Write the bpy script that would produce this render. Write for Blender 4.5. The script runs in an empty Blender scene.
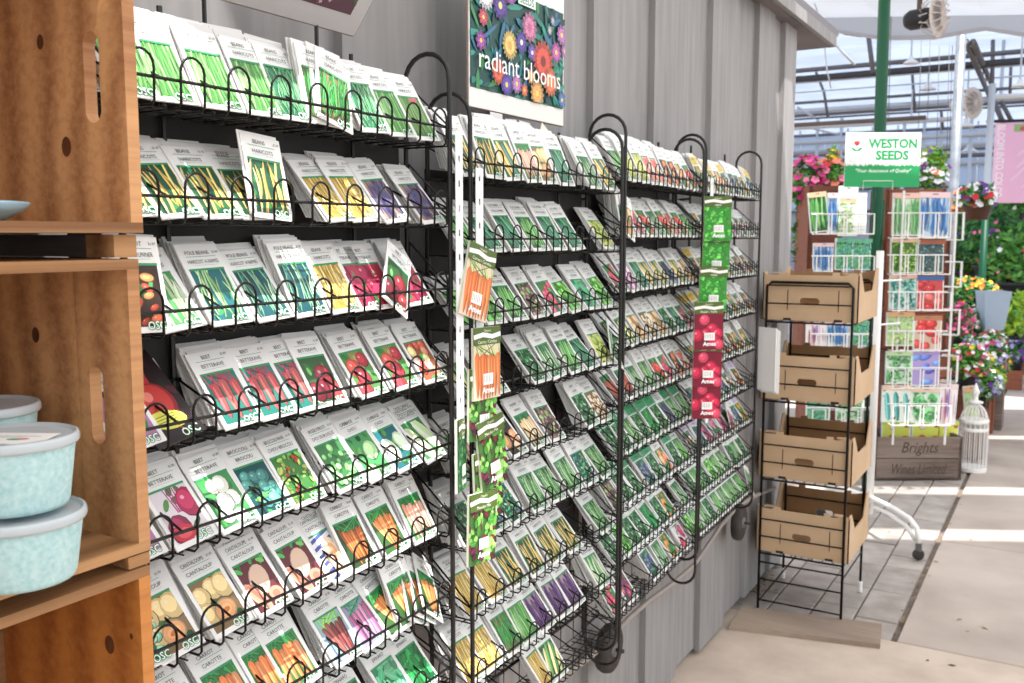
import bpy, bmesh, math, random
from mathutils import Vector, Matrix
R = math.radians
S = bpy.context.scene
COL = S.collection

# ------------------------------------------------------------------ camera
FPX, CXP, CYP, CAMH = 950.0, 512.0, 341.5, 1.7
PITCH = math.atan(105.0 / FPX)
YAW = R(30.5)
cam_d = bpy.data.cameras.new('camera'); cam = bpy.data.objects.new('camera', cam_d); COL.objects.link(cam)
cam_d.sensor_width = 36; cam_d.lens = 36 * FPX / 1024
cam.location = (0, 0, CAMH); cam.rotation_euler = (R(90) - PITCH, 0, YAW)
cam_d.clip_end = 300
cam_d.dof.use_dof = True; cam_d.dof.focus_distance = 1.6; cam_d.dof.aperture_fstop = 9
S.camera = cam
# ------------------------------------------------------------------ world, sun, exposure
w = bpy.data.worlds.new('world'); S.world = w; w.use_nodes = True
bg = w.node_tree.nodes['Background']; bg.inputs[0].default_value = (0.88, 0.94, 1.0, 1); bg.inputs[1].default_value = 0.98
sun_d = bpy.data.lights.new('sun', 'SUN'); sun_d.energy = 6.0; sun_d.angle = R(0.9); sun_d.color = (1.0, 0.965, 0.925)
sun = bpy.data.objects.new('sun', sun_d); COL.objects.link(sun)
SUN_DIR = Vector((-0.30, 0.195, -1.0)).normalized()
sun.rotation_euler = SUN_DIR.to_track_quat('-Z', 'Y').to_euler()
S.view_settings.view_transform = 'Standard'; S.view_settings.look = 'None'
S.view_settings.exposure = 0.55; S.view_settings.gamma = 1.0; S.view_settings.use_curve_mapping = False

# ------------------------------------------------------------------ pixel helpers
CM = (Matrix.Translation((0, 0, CAMH)) @ cam.rotation_euler.to_matrix().to_4x4())
def ray(px, py):
    return (CM.to_3x3() @ Vector(((px - CXP) / FPX, -(py - CYP) / FPX, -1)))
def on_x(px, py, X): d = ray(px, py); return Vector((0, 0, CAMH)) + d * (X / d.x)
def on_y(px, py, Y): d = ray(px, py); return Vector((0, 0, CAMH)) + d * (Y / d.y)
def on_z(px, py, z=0.0): d = ray(px, py); return Vector((0, 0, CAMH)) + d * ((z - CAMH) / d.z)
def at(px, py, Z): return Vector((0, 0, CAMH)) + ray(px, py) * Z

# ------------------------------------------------------------------ colours & materials
def lin(c):
    if isinstance(c, str):
        c = c.lstrip('#'); c = tuple(int(c[i:i + 2], 16) for i in (0, 2, 4))
    f = lambda v: (v / 255 / 12.92) if v / 255 <= 0.04045 else (((v / 255) + 0.055) / 1.055) ** 2.4
    return tuple(f(v) for v in c)
def hx(c):
    c = c.lstrip('#'); return tuple(int(c[i:i + 2], 16) for i in (0, 2, 4))
def shade(c, k):
    if isinstance(c, str): c = hx(c)
    return tuple(max(0, min(255, v * k)) for v in c)
MATS = {}
def mat(name, col=None, rough=0.6, metal=0.0, col2=None, scale=8.0, kind='plain', bump=0.0, spec=0.5, stretch=None, rand=0.0, detail=4.0, alpha=1.0):
    if name in MATS: return MATS[name]
    m = bpy.data.materials.new(name); m.use_nodes = True; MATS[name] = m
    nt = m.node_tree; N = nt.nodes; L = nt.links; b = N['Principled BSDF']
    b.inputs['Roughness'].default_value = rough; b.inputs['Metallic'].default_value = metal
    b.inputs['Specular IOR Level'].default_value = spec
    c = lin(col) if col is not None else (0.8, 0.8, 0.8)
    b.inputs['Base Color'].default_value = (*c, 1)
    if alpha < 1: b.inputs['Alpha'].default_value = alpha
    out = None
    if kind == 'attr':
        a = N.new('ShaderNodeAttribute'); a.attribute_name = 'Col'; out = a.outputs['Color']
    elif kind in ('noise', 'wood', 'speck') :
        c2 = lin(col2) if col2 is not None else tuple(v * 0.6 for v in c)
        tc = N.new('ShaderNodeTexCoord'); mp = N.new('ShaderNodeMapping'); L.new(tc.outputs['Object'], mp.inputs[0])
        oi = N.new('ShaderNodeObjectInfo')
        vm = N.new('ShaderNodeVectorMath'); vm.operation = 'MULTIPLY'; vm.inputs[1].default_value = (13.7, 7.3, 5.1)
        cb = N.new('ShaderNodeCombineXYZ')
        for i in range(3): L.new(oi.outputs['Random'], cb.inputs[i])
        L.new(cb.outputs[0], vm.inputs[0]); L.new(vm.outputs[0], mp.inputs['Location'])
        if stretch: mp.inputs['Scale'].default_value = stretch
        n = N.new('ShaderNodeTexNoise'); n.inputs['Scale'].default_value = scale; n.inputs['Detail'].default_value = detail
        L.new(mp.outputs[0], n.inputs[0])
        fac = n.outputs[0]
        if kind == 'wood':
            wv = N.new('ShaderNodeTexWave'); wv.wave_type = 'BANDS'; wv.bands_direction = 'X'
            wv.inputs['Scale'].default_value = scale * 0.13; wv.inputs['Distortion'].default_value = 5.0
            wv.inputs['Detail'].default_value = 2; wv.inputs['Detail Scale'].default_value = 0.6
            n.inputs['Scale'].default_value = scale * 2.2; n.inputs['Detail'].default_value = 8; n.inputs['Roughness'].default_value = 0.65
            L.new(mp.outputs[0], wv.inputs[0])
            mx = N.new('ShaderNodeMath'); mx.operation = 'MULTIPLY_ADD'; mx.inputs[1].default_value = 0.30
            L.new(wv.outputs['Fac'], mx.inputs[0]); 
            m2 = N.new('ShaderNodeMath'); m2.operation = 'MULTIPLY'; m2.inputs[1].default_value = 0.70
            L.new(fac, m2.inputs[0]); L.new(m2.outputs[0], mx.inputs[2]); fac = mx.outputs[0]
        rp = N.new('ShaderNodeValToRGB')
        lo, hi = (0.3, 0.7) if kind == 'noise' else ((0.28, 0.66) if kind == 'wood' else (0.42, 0.58))
        rp.color_ramp.elements[0].position = lo; rp.color_ramp.elements[0].color = (*c2, 1)
        rp.color_ramp.elements[1].position = hi; rp.color_ramp.elements[1].color = (*c, 1)
        L.new(fac, rp.inputs[0]); out = rp.outputs[0]
        if bump:
            bp = N.new('ShaderNodeBump'); bp.inputs['Strength'].default_value = bump; bp.inputs['Distance'].default_value = 0.004
            L.new(fac, bp.inputs['Height']); L.new(bp.outputs[0], b.inputs['Normal'])
        if rand:
            hs = N.new('ShaderNodeHueSaturation'); mr = N.new('ShaderNodeMapRange')
            mr.inputs[3].default_value = 1 - rand; mr.inputs[4].default_value = 1 + rand
            L.new(oi.outputs['Random'], mr.inputs[0]); L.new(mr.outputs[0], hs.inputs['Value']); L.new(out, hs.inputs['Color']); out = hs.outputs[0]
    if out is not None: L.new(out, b.inputs['Base Color'])
    return m
PRINT = mat('printed_paper', kind='attr', rough=0.42, spec=0.35)
M_PAPER = mat('white_paper', '#f1f0ee', 0.6)
M_WIRE = mat('black_wire', '#0b0a0a', 0.4, spec=0.3)
M_WIRE2 = mat('worn_black_wire', '#1c1816', 0.45, col2='#0a0909', kind='noise', scale=60)
M_WOOD = mat('crate_wood', '#cf9a68', 0.6, col2='#9a6740', kind='wood', scale=6, bump=0.12, stretch=(6, 6, 0.10), rand=0.08)
M_WOODO = mat('orange_crate_wood', '#cb8440', 0.42, col2='#9d5a26', kind='wood', scale=5, bump=0.1, stretch=(6, 6, 0.10), rand=0.06)
M_WOODH = mat('crate_slat_wood', '#b98a5c', 0.65, col2='#7c5330', kind='wood', scale=7, bump=0.25, stretch=(6, 0.10, 6), rand=0.08)
M_KNOT = mat('wood_knot', '#6f3d1c', 0.6, col2='#45240f', kind='noise', scale=30)
M_GREY = mat('grey_painted_wood', '#979595', 0.62, col2='#858383', kind='noise', scale=5, stretch=(6, 6, 0.5), bump=0.15, rand=0.05)
M_CARD = mat('cardboard', '#ceb08e', 0.75, col2='#c2a27f', kind='noise', scale=6, stretch=(1, 1, 12))
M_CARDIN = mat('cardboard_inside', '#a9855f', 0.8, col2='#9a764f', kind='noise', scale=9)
M_DARKHOLE = mat('dark_slot', '#3a2a1c', 0.9)
M_CONC = mat('concrete', '#bdb0a6', 0.85, col2='#a2958b', kind='noise', scale=2.2, bump=0.2, rand=0.03, detail=9)
M_CONC2 = mat('pale_concrete', '#d0bfb0', 0.85, col2='#b5a496', kind='noise', scale=5, bump=0.25, detail=10)
M_PAVER = mat('paver_block', '#aaa29c', 0.85, col2='#8e857f', kind='noise', scale=9, bump=0.35, rand=0.09, detail=8)
M_DIRT = mat('joint_dirt', '#85786d', 0.95, col2='#5f544b', kind='noise', scale=20)
M_BOARDW = mat('weathered_plank', '#a69484', 0.8, col2='#8c7a6c', kind='wood', scale=9, stretch=(0.3, 4, 4), bump=0.2)
M_GALV = mat('galvanised_steel', '#aab0b8', 0.4, 0.6, col2='#8d939c', kind='noise', scale=12)
M_STEEL = mat('dark_steel', '#6c6a6c', 0.55, 0.3)
M_STEELB = mat('brown_steel', '#6a5a50', 0.6, 0.2)
M_LSTEEL = mat('light_steel', '#c3c8cf', 0.5, 0.2)
M_GREENP = mat('green_painted_steel', '#00472c', 0.45, spec=0.3)
M_WHITE = mat('white_enamel', '#ebe9e6', 0.4)
M_WHITEP = mat('white_plastic', '#e6e7ea', 0.35)
M_RUBBER = mat('rubber', '#3c3631', 0.8, col2='#292421', kind='noise', scale=30)
M_BLACK = mat('black_plastic', '#1a1a1b', 0.5)
M_HOSE = mat('grey_hose', '#9a918a', 0.6)
M_POT = mat('brown_pot', '#5a3a2c', 0.6)
M_POTB = mat('black_pot', '#2b2a2d', 0.6)
M_CRATED = mat('dark_crate_wood', '#8a4f38', 0.7, col2='#52291b', kind='wood', scale=5, stretch=(0.4, 3, 3), rand=0.1)
M_OLDW = mat('old_grey_crate_wood', '#8d7d73', 0.8, col2='#5c4e47', kind='wood', scale=5, stretch=(0.4, 3, 5), bump=0.3, rand=0.06)

# ------------------------------------------------------------------ mesh builder
class MB:
    def __init__(s): s.v = []; s.f = []; s.m = []; s.c = []
    def face(s, pts, mi=0, col=None):
        b = len(s.v); s.v += [tuple(p) for p in pts]; s.f.append(tuple(range(b, b + len(pts)))); s.m.append(mi); s.c.append(col)
    def box(s, c, d, rot=None, mi=0, col=None):
        hx_, hy, hz = d[0] / 2, d[1] / 2, d[2] / 2
        P = [Vector((x * hx_, y * hy, z * hz)) for z in (-1, 1) for y in (-1, 1) for x in (-1, 1)]
        if rot is not None: P = [rot @ p for p in P]
        b = len(s.v); c = Vector(c); s.v += [tuple(p + c) for p in P]
        for q in ((0, 2, 3, 1), (4, 5, 7, 6), (0, 1, 5, 4), (2, 6, 7, 3), (0, 4, 6, 2), (1, 3, 7, 5)):
            s.f.append(tuple(b + i for i in q)); s.m.append(mi); s.c.append(col)
        return s
    def tube(s, pts, r, n=6, closed=False, mi=0, cap=True):
        pts = [Vector(p) for p in pts]; k = len(pts); rings = []
        rr = r if isinstance(r, (list, tuple)) else [r] * k
        prev = None
        for i, p in enumerate(pts):
            if closed: t = pts[(i + 1) % k] - pts[i - 1]
            else: t = pts[min(i + 1, k - 1)] - pts[max(i - 1, 0)]
            t.normalize()
            if prev is None:
                a = Vector((0, 0, 1)) if abs(t.z) < 0.9 else Vector((1, 0, 0))
                u = t.cross(a).normalized()
            else:
                u = (prev - t * prev.dot(t))
                u = u.normalized() if u.length > 1e-6 else t.orthogonal().normalized()
            prev = u; v = t.cross(u)
            b = len(s.v)
            for j in range(n):
                an = 2 * math.pi * j / n
                s.v.append(tuple(p + (u * math.cos(an) + v * math.sin(an)) * rr[i]))
            rings.append(b)
        for i in range(k if closed else k - 1):
            a, b = rings[i], rings[(i + 1) % k]
            for j in range(n):
                s.f.append((a + j, a + (j + 1) % n, b + (j + 1) % n, b + j)); s.m.append(mi); s.c.append(None)
        if cap and not closed:
            s.f.append(tuple(rings[0] + j for j in reversed(range(n)))); s.m.append(mi); s.c.append(None)
            s.f.append(tuple(rings[-1] + j for j in range(n))); s.m.append(mi); s.c.append(None)
        return s
    def lathe(s, prof, n=20, mi=0, c=(0, 0, 0), sx=1, sy=1, axis='Z'):
        b = len(s.v); k = len(prof); c = Vector(c)
        for (r, z) in prof:
            for j in range(n):
                a = 2 * math.pi * j / n; p = Vector((r * math.cos(a) * sx, r * math.sin(a) * sy, z))
                if axis == 'X': p = Vector((p.z, p.x, p.y))
                elif axis == 'Y': p = Vector((p.y, p.z, p.x))
                s.v.append(tuple(p + c))
        for i in range(k - 1):
            for j in range(n):
                s.f.append((b + i * n + j, b + i * n + (j + 1) % n, b + (i + 1) * n + (j + 1) % n, b + (i + 1) * n + j)); s.m.append(mi); s.c.append(None)
        for i, rev in ((0, True), (k - 1, False)):
            if prof[i][0] > 1e-5:
                q = [b + i * n + j for j in range(n)]
                s.f.append(tuple(reversed(q)) if rev else tuple(q)); s.m.append(mi); s.c.append(None)
        return s
    def xform(s, M, start=0):
        s.v[start:] = [tuple(M @ Vector(p)) for p in s.v[start:]]; return s
    def mesh(s, name, mats, smooth=False):
        me = bpy.data.meshes.new(name); me.from_pydata(s.v, [], s.f); me.update()
        for m in (mats if isinstance(mats, (list, tuple)) else [mats]): me.materials.append(m)
        me.polygons.foreach_set('material_index', s.m)
        if smooth: me.polygons.foreach_set('use_smooth', [True] * len(s.f))
        if any(c is not None for c in s.c):
            ca = me.color_attributes.new('Col', 'FLOAT_COLOR', 'CORNER'); data = []
            for f, c in zip(s.f, s.c):
                c4 = (*(c or (0.87, 0.865, 0.85)), 1.0); data += list(c4) * len(f)
            ca.data.foreach_set('color', data)
        return me
    def build(s, name, mats, parent=None, smooth=False, loc=None):
        return link(name, s.mesh(name, mats, smooth), parent, loc)
def link(name, me, parent=None, loc=None, rot=None):
    o = bpy.data.objects.new(name, me); COL.objects.link(o)
    if parent: o.parent = parent
    if loc is not None: o.location = loc
    if rot is not None: o.rotation_euler = rot
    return o
def tag(o, label=None, cat=None, group=None, kind=None):
    if label: o['label'] = label
    if cat: o['category'] = cat
    if group: o['group'] = group
    if kind: o['kind'] = kind
    return o
def thing(name, label, cat, loc=(0, 0, 0), rz=0, group=None):
    o = link(name, None, None, loc, (0, 0, rz)); o.empty_display_size = 0.05
    return tag(o, label, cat, group)
def plate(outer, holes, t, name, mats, parent=None, loc=None, hole_mi=0):
    """plate in the local XY plane (thickness along +Z) with real holes"""
    bm = bmesh.new(); edges = []
    for lp in [outer] + holes:
        vs = [bm.verts.new((p[0], p[1], 0)) for p in lp]
        edges += [bm.edges.new((vs[i], vs[(i + 1) % len(vs)])) for i in range(len(vs))]
    bmesh.ops.triangle_fill(bm, edges=edges, use_beauty=True)
    r = bmesh.ops.extrude_face_region(bm, geom=bm.faces[:])
    bmesh.ops.translate(bm, verts=[e for e in r['geom'] if isinstance(e, bmesh.types.BMVert)], vec=(0, 0, t))
    bmesh.ops.recalc_face_normals(bm, faces=bm.faces[:])
    me = bpy.data.meshes.new(name); bm.to_mesh(me); bm.free()
    for m in (mats if isinstance(mats, (list, tuple)) else [mats]): me.materials.append(m)
    return link(name, me, parent, loc)
def slot(cx, cy, w_, h_, n=6):
    r = min(w_, h_) / 2; P = []
    for i in range(4 * n):
        a = 2 * math.pi * (i + 0.5) / (4 * n); x, y = math.cos(a) * r, math.sin(a) * r
        x += (w_ / 2 - r) * (1 if x > 0 else -1); y += (h_ / 2 - r) * (1 if y > 0 else -1)
        P.append((cx + x, cy + y))
    return P
def beam(name, a, b, r, m, parent=None, n=6, square=False):
    mb = MB()
    a, b = Vector(a), Vector(b)
    if square:
        d = b - a; q = d.to_track_quat('X', 'Z').to_matrix(); mb.box((a + b) / 2, (d.length, r * 2, r * 2), q)
    else: mb.tube([a, b], r, n)
    return mb.build(name, m, parent, smooth=not square)

# ------------------------------------------------------------------ printed pictures
_TXT = {}
def text_polys(body, bold=0.0, shear=0.0):
    k = (body, bold, shear)
    if k in _TXT: return _TXT[k]
    cu = bpy.data.curves.new('t', 'FONT'); cu.body = body; cu.size = 1; cu.resolution_u = 2; cu.offset = bold; cu.shear = shear
    o = bpy.data.objects.new('t', cu); COL.objects.link(o); bpy.context.view_layer.update()
    dg = bpy.context.evaluated_depsgraph_get(); ev = o.evaluated_get(dg); me = ev.to_mesh()
    P = [[(me.vertices[i].co.x, me.vertices[i].co.y) for i in p.vertices] for p in me.polygons]
    ev.to_mesh_clear(); bpy.data.objects.remove(o); bpy.data.curves.remove(cu)
    xs = [p[0] for q in P for p in q] or [0, 1]
    _TXT[k] = (P, min(xs), max(xs)); return _TXT[k]
class Print:
    """flat print: coloured polygons stacked in hair-thin layers of ink, unit = mm"""
    def __init__(s, eps=0.02): s.p = []; s.z = 0; s.clip = None; s.eps = eps
    def layer(s): s.z += 1
    def poly(s, pts, c, new=True):
        if new: s.layer()
        if s.clip:
            x0, y0, x1, y1 = s.clip
            for ax, lim, sg in ((0, x0, 1), (0, x1, -1), (1, y0, 1), (1, y1, -1)):
                out = []
                for i in range(len(pts)):
                    a, b = pts[i - 1], pts[i]; da, db = (a[ax] - lim) * sg, (b[ax] - lim) * sg
                    if (da >= 0) != (db >= 0):
                        t = da / (da - db); out.append((a[0] + (b[0] - a[0]) * t, a[1] + (b[1] - a[1]) * t))
                    if db >= 0: out.append(b)
                pts = out
                if len(pts) < 3: return
        c = hx(c) if isinstance(c, str) else c; g = .3 * c[0] + .59 * c[1] + .11 * c[2]
        s.p.append((pts, lin(tuple(v * .84 + g * .16 for v in c)), s.z))
    def rect(s, x0, y0, x1, y1, c): s.poly([(x0, y0), (x1, y0), (x1, y1), (x0, y1)], c)
    def ell(s, cx, cy, rx, ry, c, rot=0, n=10):
        ca, sa = math.cos(rot), math.sin(rot)
        s.poly([(cx + rx * math.cos(a) * ca - ry * math.sin(a) * sa, cy + rx * math.cos(a) * sa + ry * math.sin(a) * ca) for a in [2 * math.pi * i / n for i in range(n)]], c)
    def stroke(s, pts, ws, c):
        s.layer(); k = len(pts)
        if not isinstance(ws, (list, tuple)): ws = [ws] * k
        L, Rr = [], []
        for i in range(k):
            a, b = pts[max(i - 1, 0)], pts[min(i + 1, k - 1)]; dx, dy = b[0] - a[0], b[1] - a[1]; d = math.hypot(dx, dy) or 1
            nx, ny = -dy / d * ws[i] / 2, dx / d * ws[i] / 2
            L.append((pts[i][0] + nx, pts[i][1] + ny)); Rr.append((pts[i][0] - nx, pts[i][1] - ny))
        for i in range(k - 1): s.poly([Rr[i], Rr[i + 1], L[i + 1], L[i]], c, new=False)
    def text(s, body, x, y, size, c, bold=0.0, shear=0.0, align='c', maxw=None, rot=0):
        P, a, b = text_polys(body, bold, shear); wd = (b - a) * size; sx = 1.0
        if maxw and wd > maxw: sx = maxw / wd; wd = maxw
        ox = x - (wd / 2 if align == 'c' else (wd if align == 'r' else 0)); s.layer()
        for q in P:
            pts = [((p[0] - a) * size * sx + ox, p[1] * size + y) for p in q]
            if rot: pts = [(x + (p[0] - x) * math.cos(rot) - (p[1] - y) * math.sin(rot), y + (p[0] - x) * math.sin(rot) + (p[1] - y) * math.cos(rot)) for p in pts]
            s.poly(pts, c, new=False)
    def into(s, mb, M=None, scale=0.001, z0=0.0, mi=0):
        for pts, c, z in s.p:
            q = [Vector((p[0] * scale, p[1] * scale, z0 + z * s.eps * 0.001)) for p in pts]
            ar = sum(q[i - 1].x * q[i].y - q[i].x * q[i - 1].y for i in range(len(q)))
            if ar < 0: q.reverse()
            if M is not None: q = [M @ v for v in q]
            mb.face(q, mi, c)
GREENS = ['#2f9a3c', '#4fbf55', '#1f7a38', '#74c95f', '#3aa55a']
def p_strands(p, r, cols, bg, n=22, wd=3.2, leafy=True, bend=10, vert=True, bg2=None):
    wd = wd * .85
    x0, y0, x1, y1 = p.rc; p.rect(x0, y0, x1, y1, bg)
    if leafy:
        for i in range(14): p.ell(r.uniform(x0, x1), r.uniform(y0, y1), r.uniform(5, 12), r.uniform(3, 7), r.choice(bg2 or ['#1d6b3a', '#2c8a48', '#145238']), r.uniform(0, 3.1), 8)
    for i in range(int(n * 1.5)):
        xs = r.uniform(x0 - 4, x1 + 4); b = r.uniform(-bend, bend); l = r.uniform(0.6, 1.05) * (y1 - y0); yb = r.uniform(y0 - 6, y0 + (y1 - y0) * 0.25)
        c = shade(r.choice(cols), r.uniform(0.85, 1.12)); dr = r.uniform(-8, 8)
        pts = [(xs + dr * t + b * math.sin(t * 3.1), yb + l * t) for t in (0, .2, .4, .6, .8, 1)]
        p.stroke([(a + .8, b_ - .4) for a, b_ in pts], [wd * .4, wd * 1.25, wd * 1.3, wd * 1.3, wd * 1.2, wd * .3], shade(c, 0.6))
        p.stroke(pts, [wd * .3, wd, wd, wd, wd, wd * .25], c)
def p_blobs(p, r, cols, bg, n=8, rad=(9, 15), asp=1.0, leaves=6, hi=True, stalk=None):
    x0, y0, x1, y1 = p.rc; p.rect(x0, y0, x1, y1, bg)
    for i in range(leaves * 2): p.ell(r.uniform(x0, x1), r.uniform(y0, y1), r.uniform(6, 13), r.uniform(3, 7), shade(r.choice(GREENS), r.uniform(.6, 1.1)), r.uniform(0, 3.1), 8)
    if stalk:
        for i in range(5): p.stroke([(x0 + (x1 - x0) * .55 + i * 3 - 6, y0 + (y1 - y0) * .5), (x0 + (x1 - x0) * .55 + (i - 2) * 6, y1)], [2.6, 1.6], stalk)
    pts = []
    for i in range(n):
        for k in range(12):
            q = (r.uniform(x0 + 6, x1 - 6), r.uniform(y0 + 5, y1 - 9))
            if all(math.hypot(q[0] - a, q[1] - b) > rad[0] * 1.25 for a, b in pts): break
        pts.append(q)
    for q in sorted(pts, key=lambda t: -t[1]):
        c = r.choice(cols); ra = r.uniform(*rad); an = r.uniform(-.7, .7)
        p.ell(q[0] + 1, q[1] - 1, ra * 1.05, ra * asp * 1.05, shade(c, .45), an, 12); p.ell(q[0], q[1], ra, ra * asp, c, an, 12)
        if hi:
            p.ell(q[0] - ra * .15, q[1] + ra * .15 * asp, ra * .68, ra * asp * .68, tuple(min(255, v * 1.16 + 10) for v in (hx(c) if isinstance(c, str) else c)), an, 10)
            p.ell(q[0] - ra * .3, q[1] + ra * .35 * asp, ra * .2, ra * asp * .15, tuple(min(255, v * .5 + 140) for v in (hx(c) if isinstance(c, str) else c)), an, 6)
def p_roots(p, r, cols, bg, n=6, wd=9, fan=14, top='#2d8f3f', lines=True):
    x0, y0, x1, y1 = p.rc; p.rect(x0, y0, x1, y1, bg); ym = y0 + (y1 - y0) * .80
    for i in range(16): p.stroke([(r.uniform(x0, x1), ym - 6), (r.uniform(x0 - 4, x1 + 4), y1 + 2)], [3, 1.5], shade(top, r.uniform(.7, 1.35)))
    for i in range(n):
        t = (i + .5) / n; xt = x0 + (x1 - x0) * (0.06 + .88 * t); xb = x0 + (x1 - x0) * .5 + (t - .5) * ((x1 - x0) - 2 * fan) + r.uniform(-3, 3) + fan * .3
        c = shade(r.choice(cols), r.uniform(.88, 1.1)); yt = ym + r.uniform(-5, 5); yb = y0 + r.uniform(-4, 8); l = yt - yb
        P = [(xt + (xb - xt) * s_, yt - l * s_) for s_ in (0, .08, .35, .65, .9, 1)]
        p.stroke([(a + 1.3, b) for a, b in P], [wd * .5, wd * 1.0, wd * .95, wd * .72, wd * .4, .6], shade(c, .5))
        p.stroke(P, [wd * .5, wd * .95, wd * .9, wd * .66, wd * .34, .5], c)
        p.stroke([(a - wd * .14, b) for a, b in P[1:5]], [wd * .1, wd * .3, wd * .22, wd * .05], tuple(min(255, v * 1.1 + 26) for v in c))
def p_leaves(p, r, cols, bg, n=46, size=(4, 9), asp=.55, dots=None):
    x0, y0, x1, y1 = p.rc; p.rect(x0, y0, x1, y1, bg)
    for i in range(n):
        c = shade(r.choice(cols), r.uniform(.65, 1.2)); a = r.uniform(0, 6.3); s_ = r.uniform(*size); q = (r.uniform(x0, x1), r.uniform(y0, y1))
        p.ell(q[0], q[1], s_, s_ * asp, c, a, 8)
        if s_ > 5: p.stroke([(q[0] - s_ * .8 * math.cos(a), q[1] - s_ * .8 * math.sin(a)), (q[0] + s_ * .8 * math.cos(a), q[1] + s_ * .8 * math.sin(a))], .7, tuple(min(255, v * 1.2 + 20) for v in c))
    if dots:
        for i in range(7): p.ell(r.uniform(x0 + 4, x1 - 4), r.uniform(y0 + 4, y1 - 4), 3.6, 3.2, r.choice(dots), 0, 8)
def p_flowers(p, r, cols, bg, n=14, rad=(6, 12), area=None, centre='#f2c230', clear=True):
    x0, y0, x1, y1 = p.rc
    if clear:
        p.rect(x0, y0, x1, y1, bg)
        for i in range(26): p.ell(r.uniform(x0, x1), r.uniform(y0, y1), r.uniform(5, 11), r.uniform(2, 4), shade(r.choice(GREENS), r.uniform(.5, 1)), r.uniform(0, 3.1), 6)
    for i in range(n):
        q = (r.uniform(x0, x1), r.uniform(y0, y1)); ra = r.uniform(*rad); c = r.choice(cols); k = r.choice((5, 6, 8)); a0 = r.uniform(0, 3)
        p.layer()
        for j in range(k):
            a = a0 + 2 * math.pi * j / k; w2 = math.pi / k * .95
            p.poly([(q[0], q[1]), (q[0] + ra * .8 * math.cos(a - w2), q[1] + ra * .8 * math.sin(a - w2)), (q[0] + ra * math.cos(a), q[1] + ra * math.sin(a)), (q[0] + ra * .8 * math.cos(a + w2), q[1] + ra * .8 * math.sin(a + w2))], shade(c, r.uniform(.85, 1.1)), new=False)
        p.ell(q[0], q[1], ra * .25, ra * .25, centre, 0, 7)
def p_long(p, r, cols, bg, n=5, wd=13, ang=.5, stripe=None):
    x0, y0, x1, y1 = p.rc; p.rect(x0, y0, x1, y1, bg)
    for i in range(14): p.ell(r.uniform(x0, x1), r.uniform(y0, y1), r.uniform(6, 13), r.uniform(3, 7), shade(r.choice(GREENS), r.uniform(.5, 1.1)), r.uniform(0, 3.1), 8)
    for i in range(n):
        t = (i + .5) / n; cx = x0 + (x1 - x0) * t + r.uniform(-3, 3); c = shade(r.choice(cols), r.uniform(.85, 1.15)); l = (y1 - y0) * .55; cy = (y0 + y1) / 2 + r.uniform(-9, 6)
        P = [(cx - math.sin(ang) * l * (s_ - .5) * 1.3, cy + l * (s_ - .5) * 1.6) for s_ in (0, .08, .3, .7, .92, 1)]
        W = [wd * .4, wd * .8, wd, wd, wd * .75, wd * .3]
        p.stroke([(a + 1.6, b) for a, b in P], [q * 1.1 for q in W], shade(c, .45)); p.stroke(P, W, c)
        p.stroke([(a - wd * .18, b) for a, b in P], [q * .3 for q in W], stripe or tuple(min(255, v * 1.2 + 30) for v in c))
def p_melon(p, r, rind, flesh, bg):
    x0, y0, x1, y1 = p.rc; p_blobs(p, r, [rind], bg, 4, (16, 20), 1.0, 4)
    cx, cy = x0 + (x1 - x0) * .55, y0 + (y1 - y0) * .3
    p.ell(cx, cy, 22, 17, shade(rind, .8), .2, 16); p.ell(cx, cy, 19.5, 14.5, flesh, .2, 16); p.ell(cx, cy, 13, 8, shade(flesh, 1.12), .2, 12); p.ell(cx, cy - 1, 9, 4, '#d9742c', .2, 10)
def p_cut(p, r, rind, flesh, bg):
    x0, y0, x1, y1 = p.rc; p.rect(x0, y0, x1, y1, bg)
    for i in range(6): p.ell(r.uniform(x0, x1), r.uniform(y1 - 16, y1), 9, 4, r.choice(GREENS), r.uniform(0, 3), 8)
    p.ell(x0 + 34, y0 + 46, 20, 27, shade(rind, .8), -.5, 16); p.ell(x0 + 35, y0 + 47, 18.5, 25, rind, -.5, 16)
    p.ell(x0 + 14, y0 + 24, 11, 30, shade(rind, .85), .5, 16); p.ell(x0 + 15, y0 + 25, 9, 27, flesh, .5, 16); p.ell(x0 + 16, y0 + 25, 4, 20, shade(flesh, .75), .5, 12)
    p.ell(x0 + 50, y0 + 16, 15, 12, flesh, 0, 14); p.ell(x0 + 50, y0 + 16, 8, 6, shade(flesh, .8), 0, 12)

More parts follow.
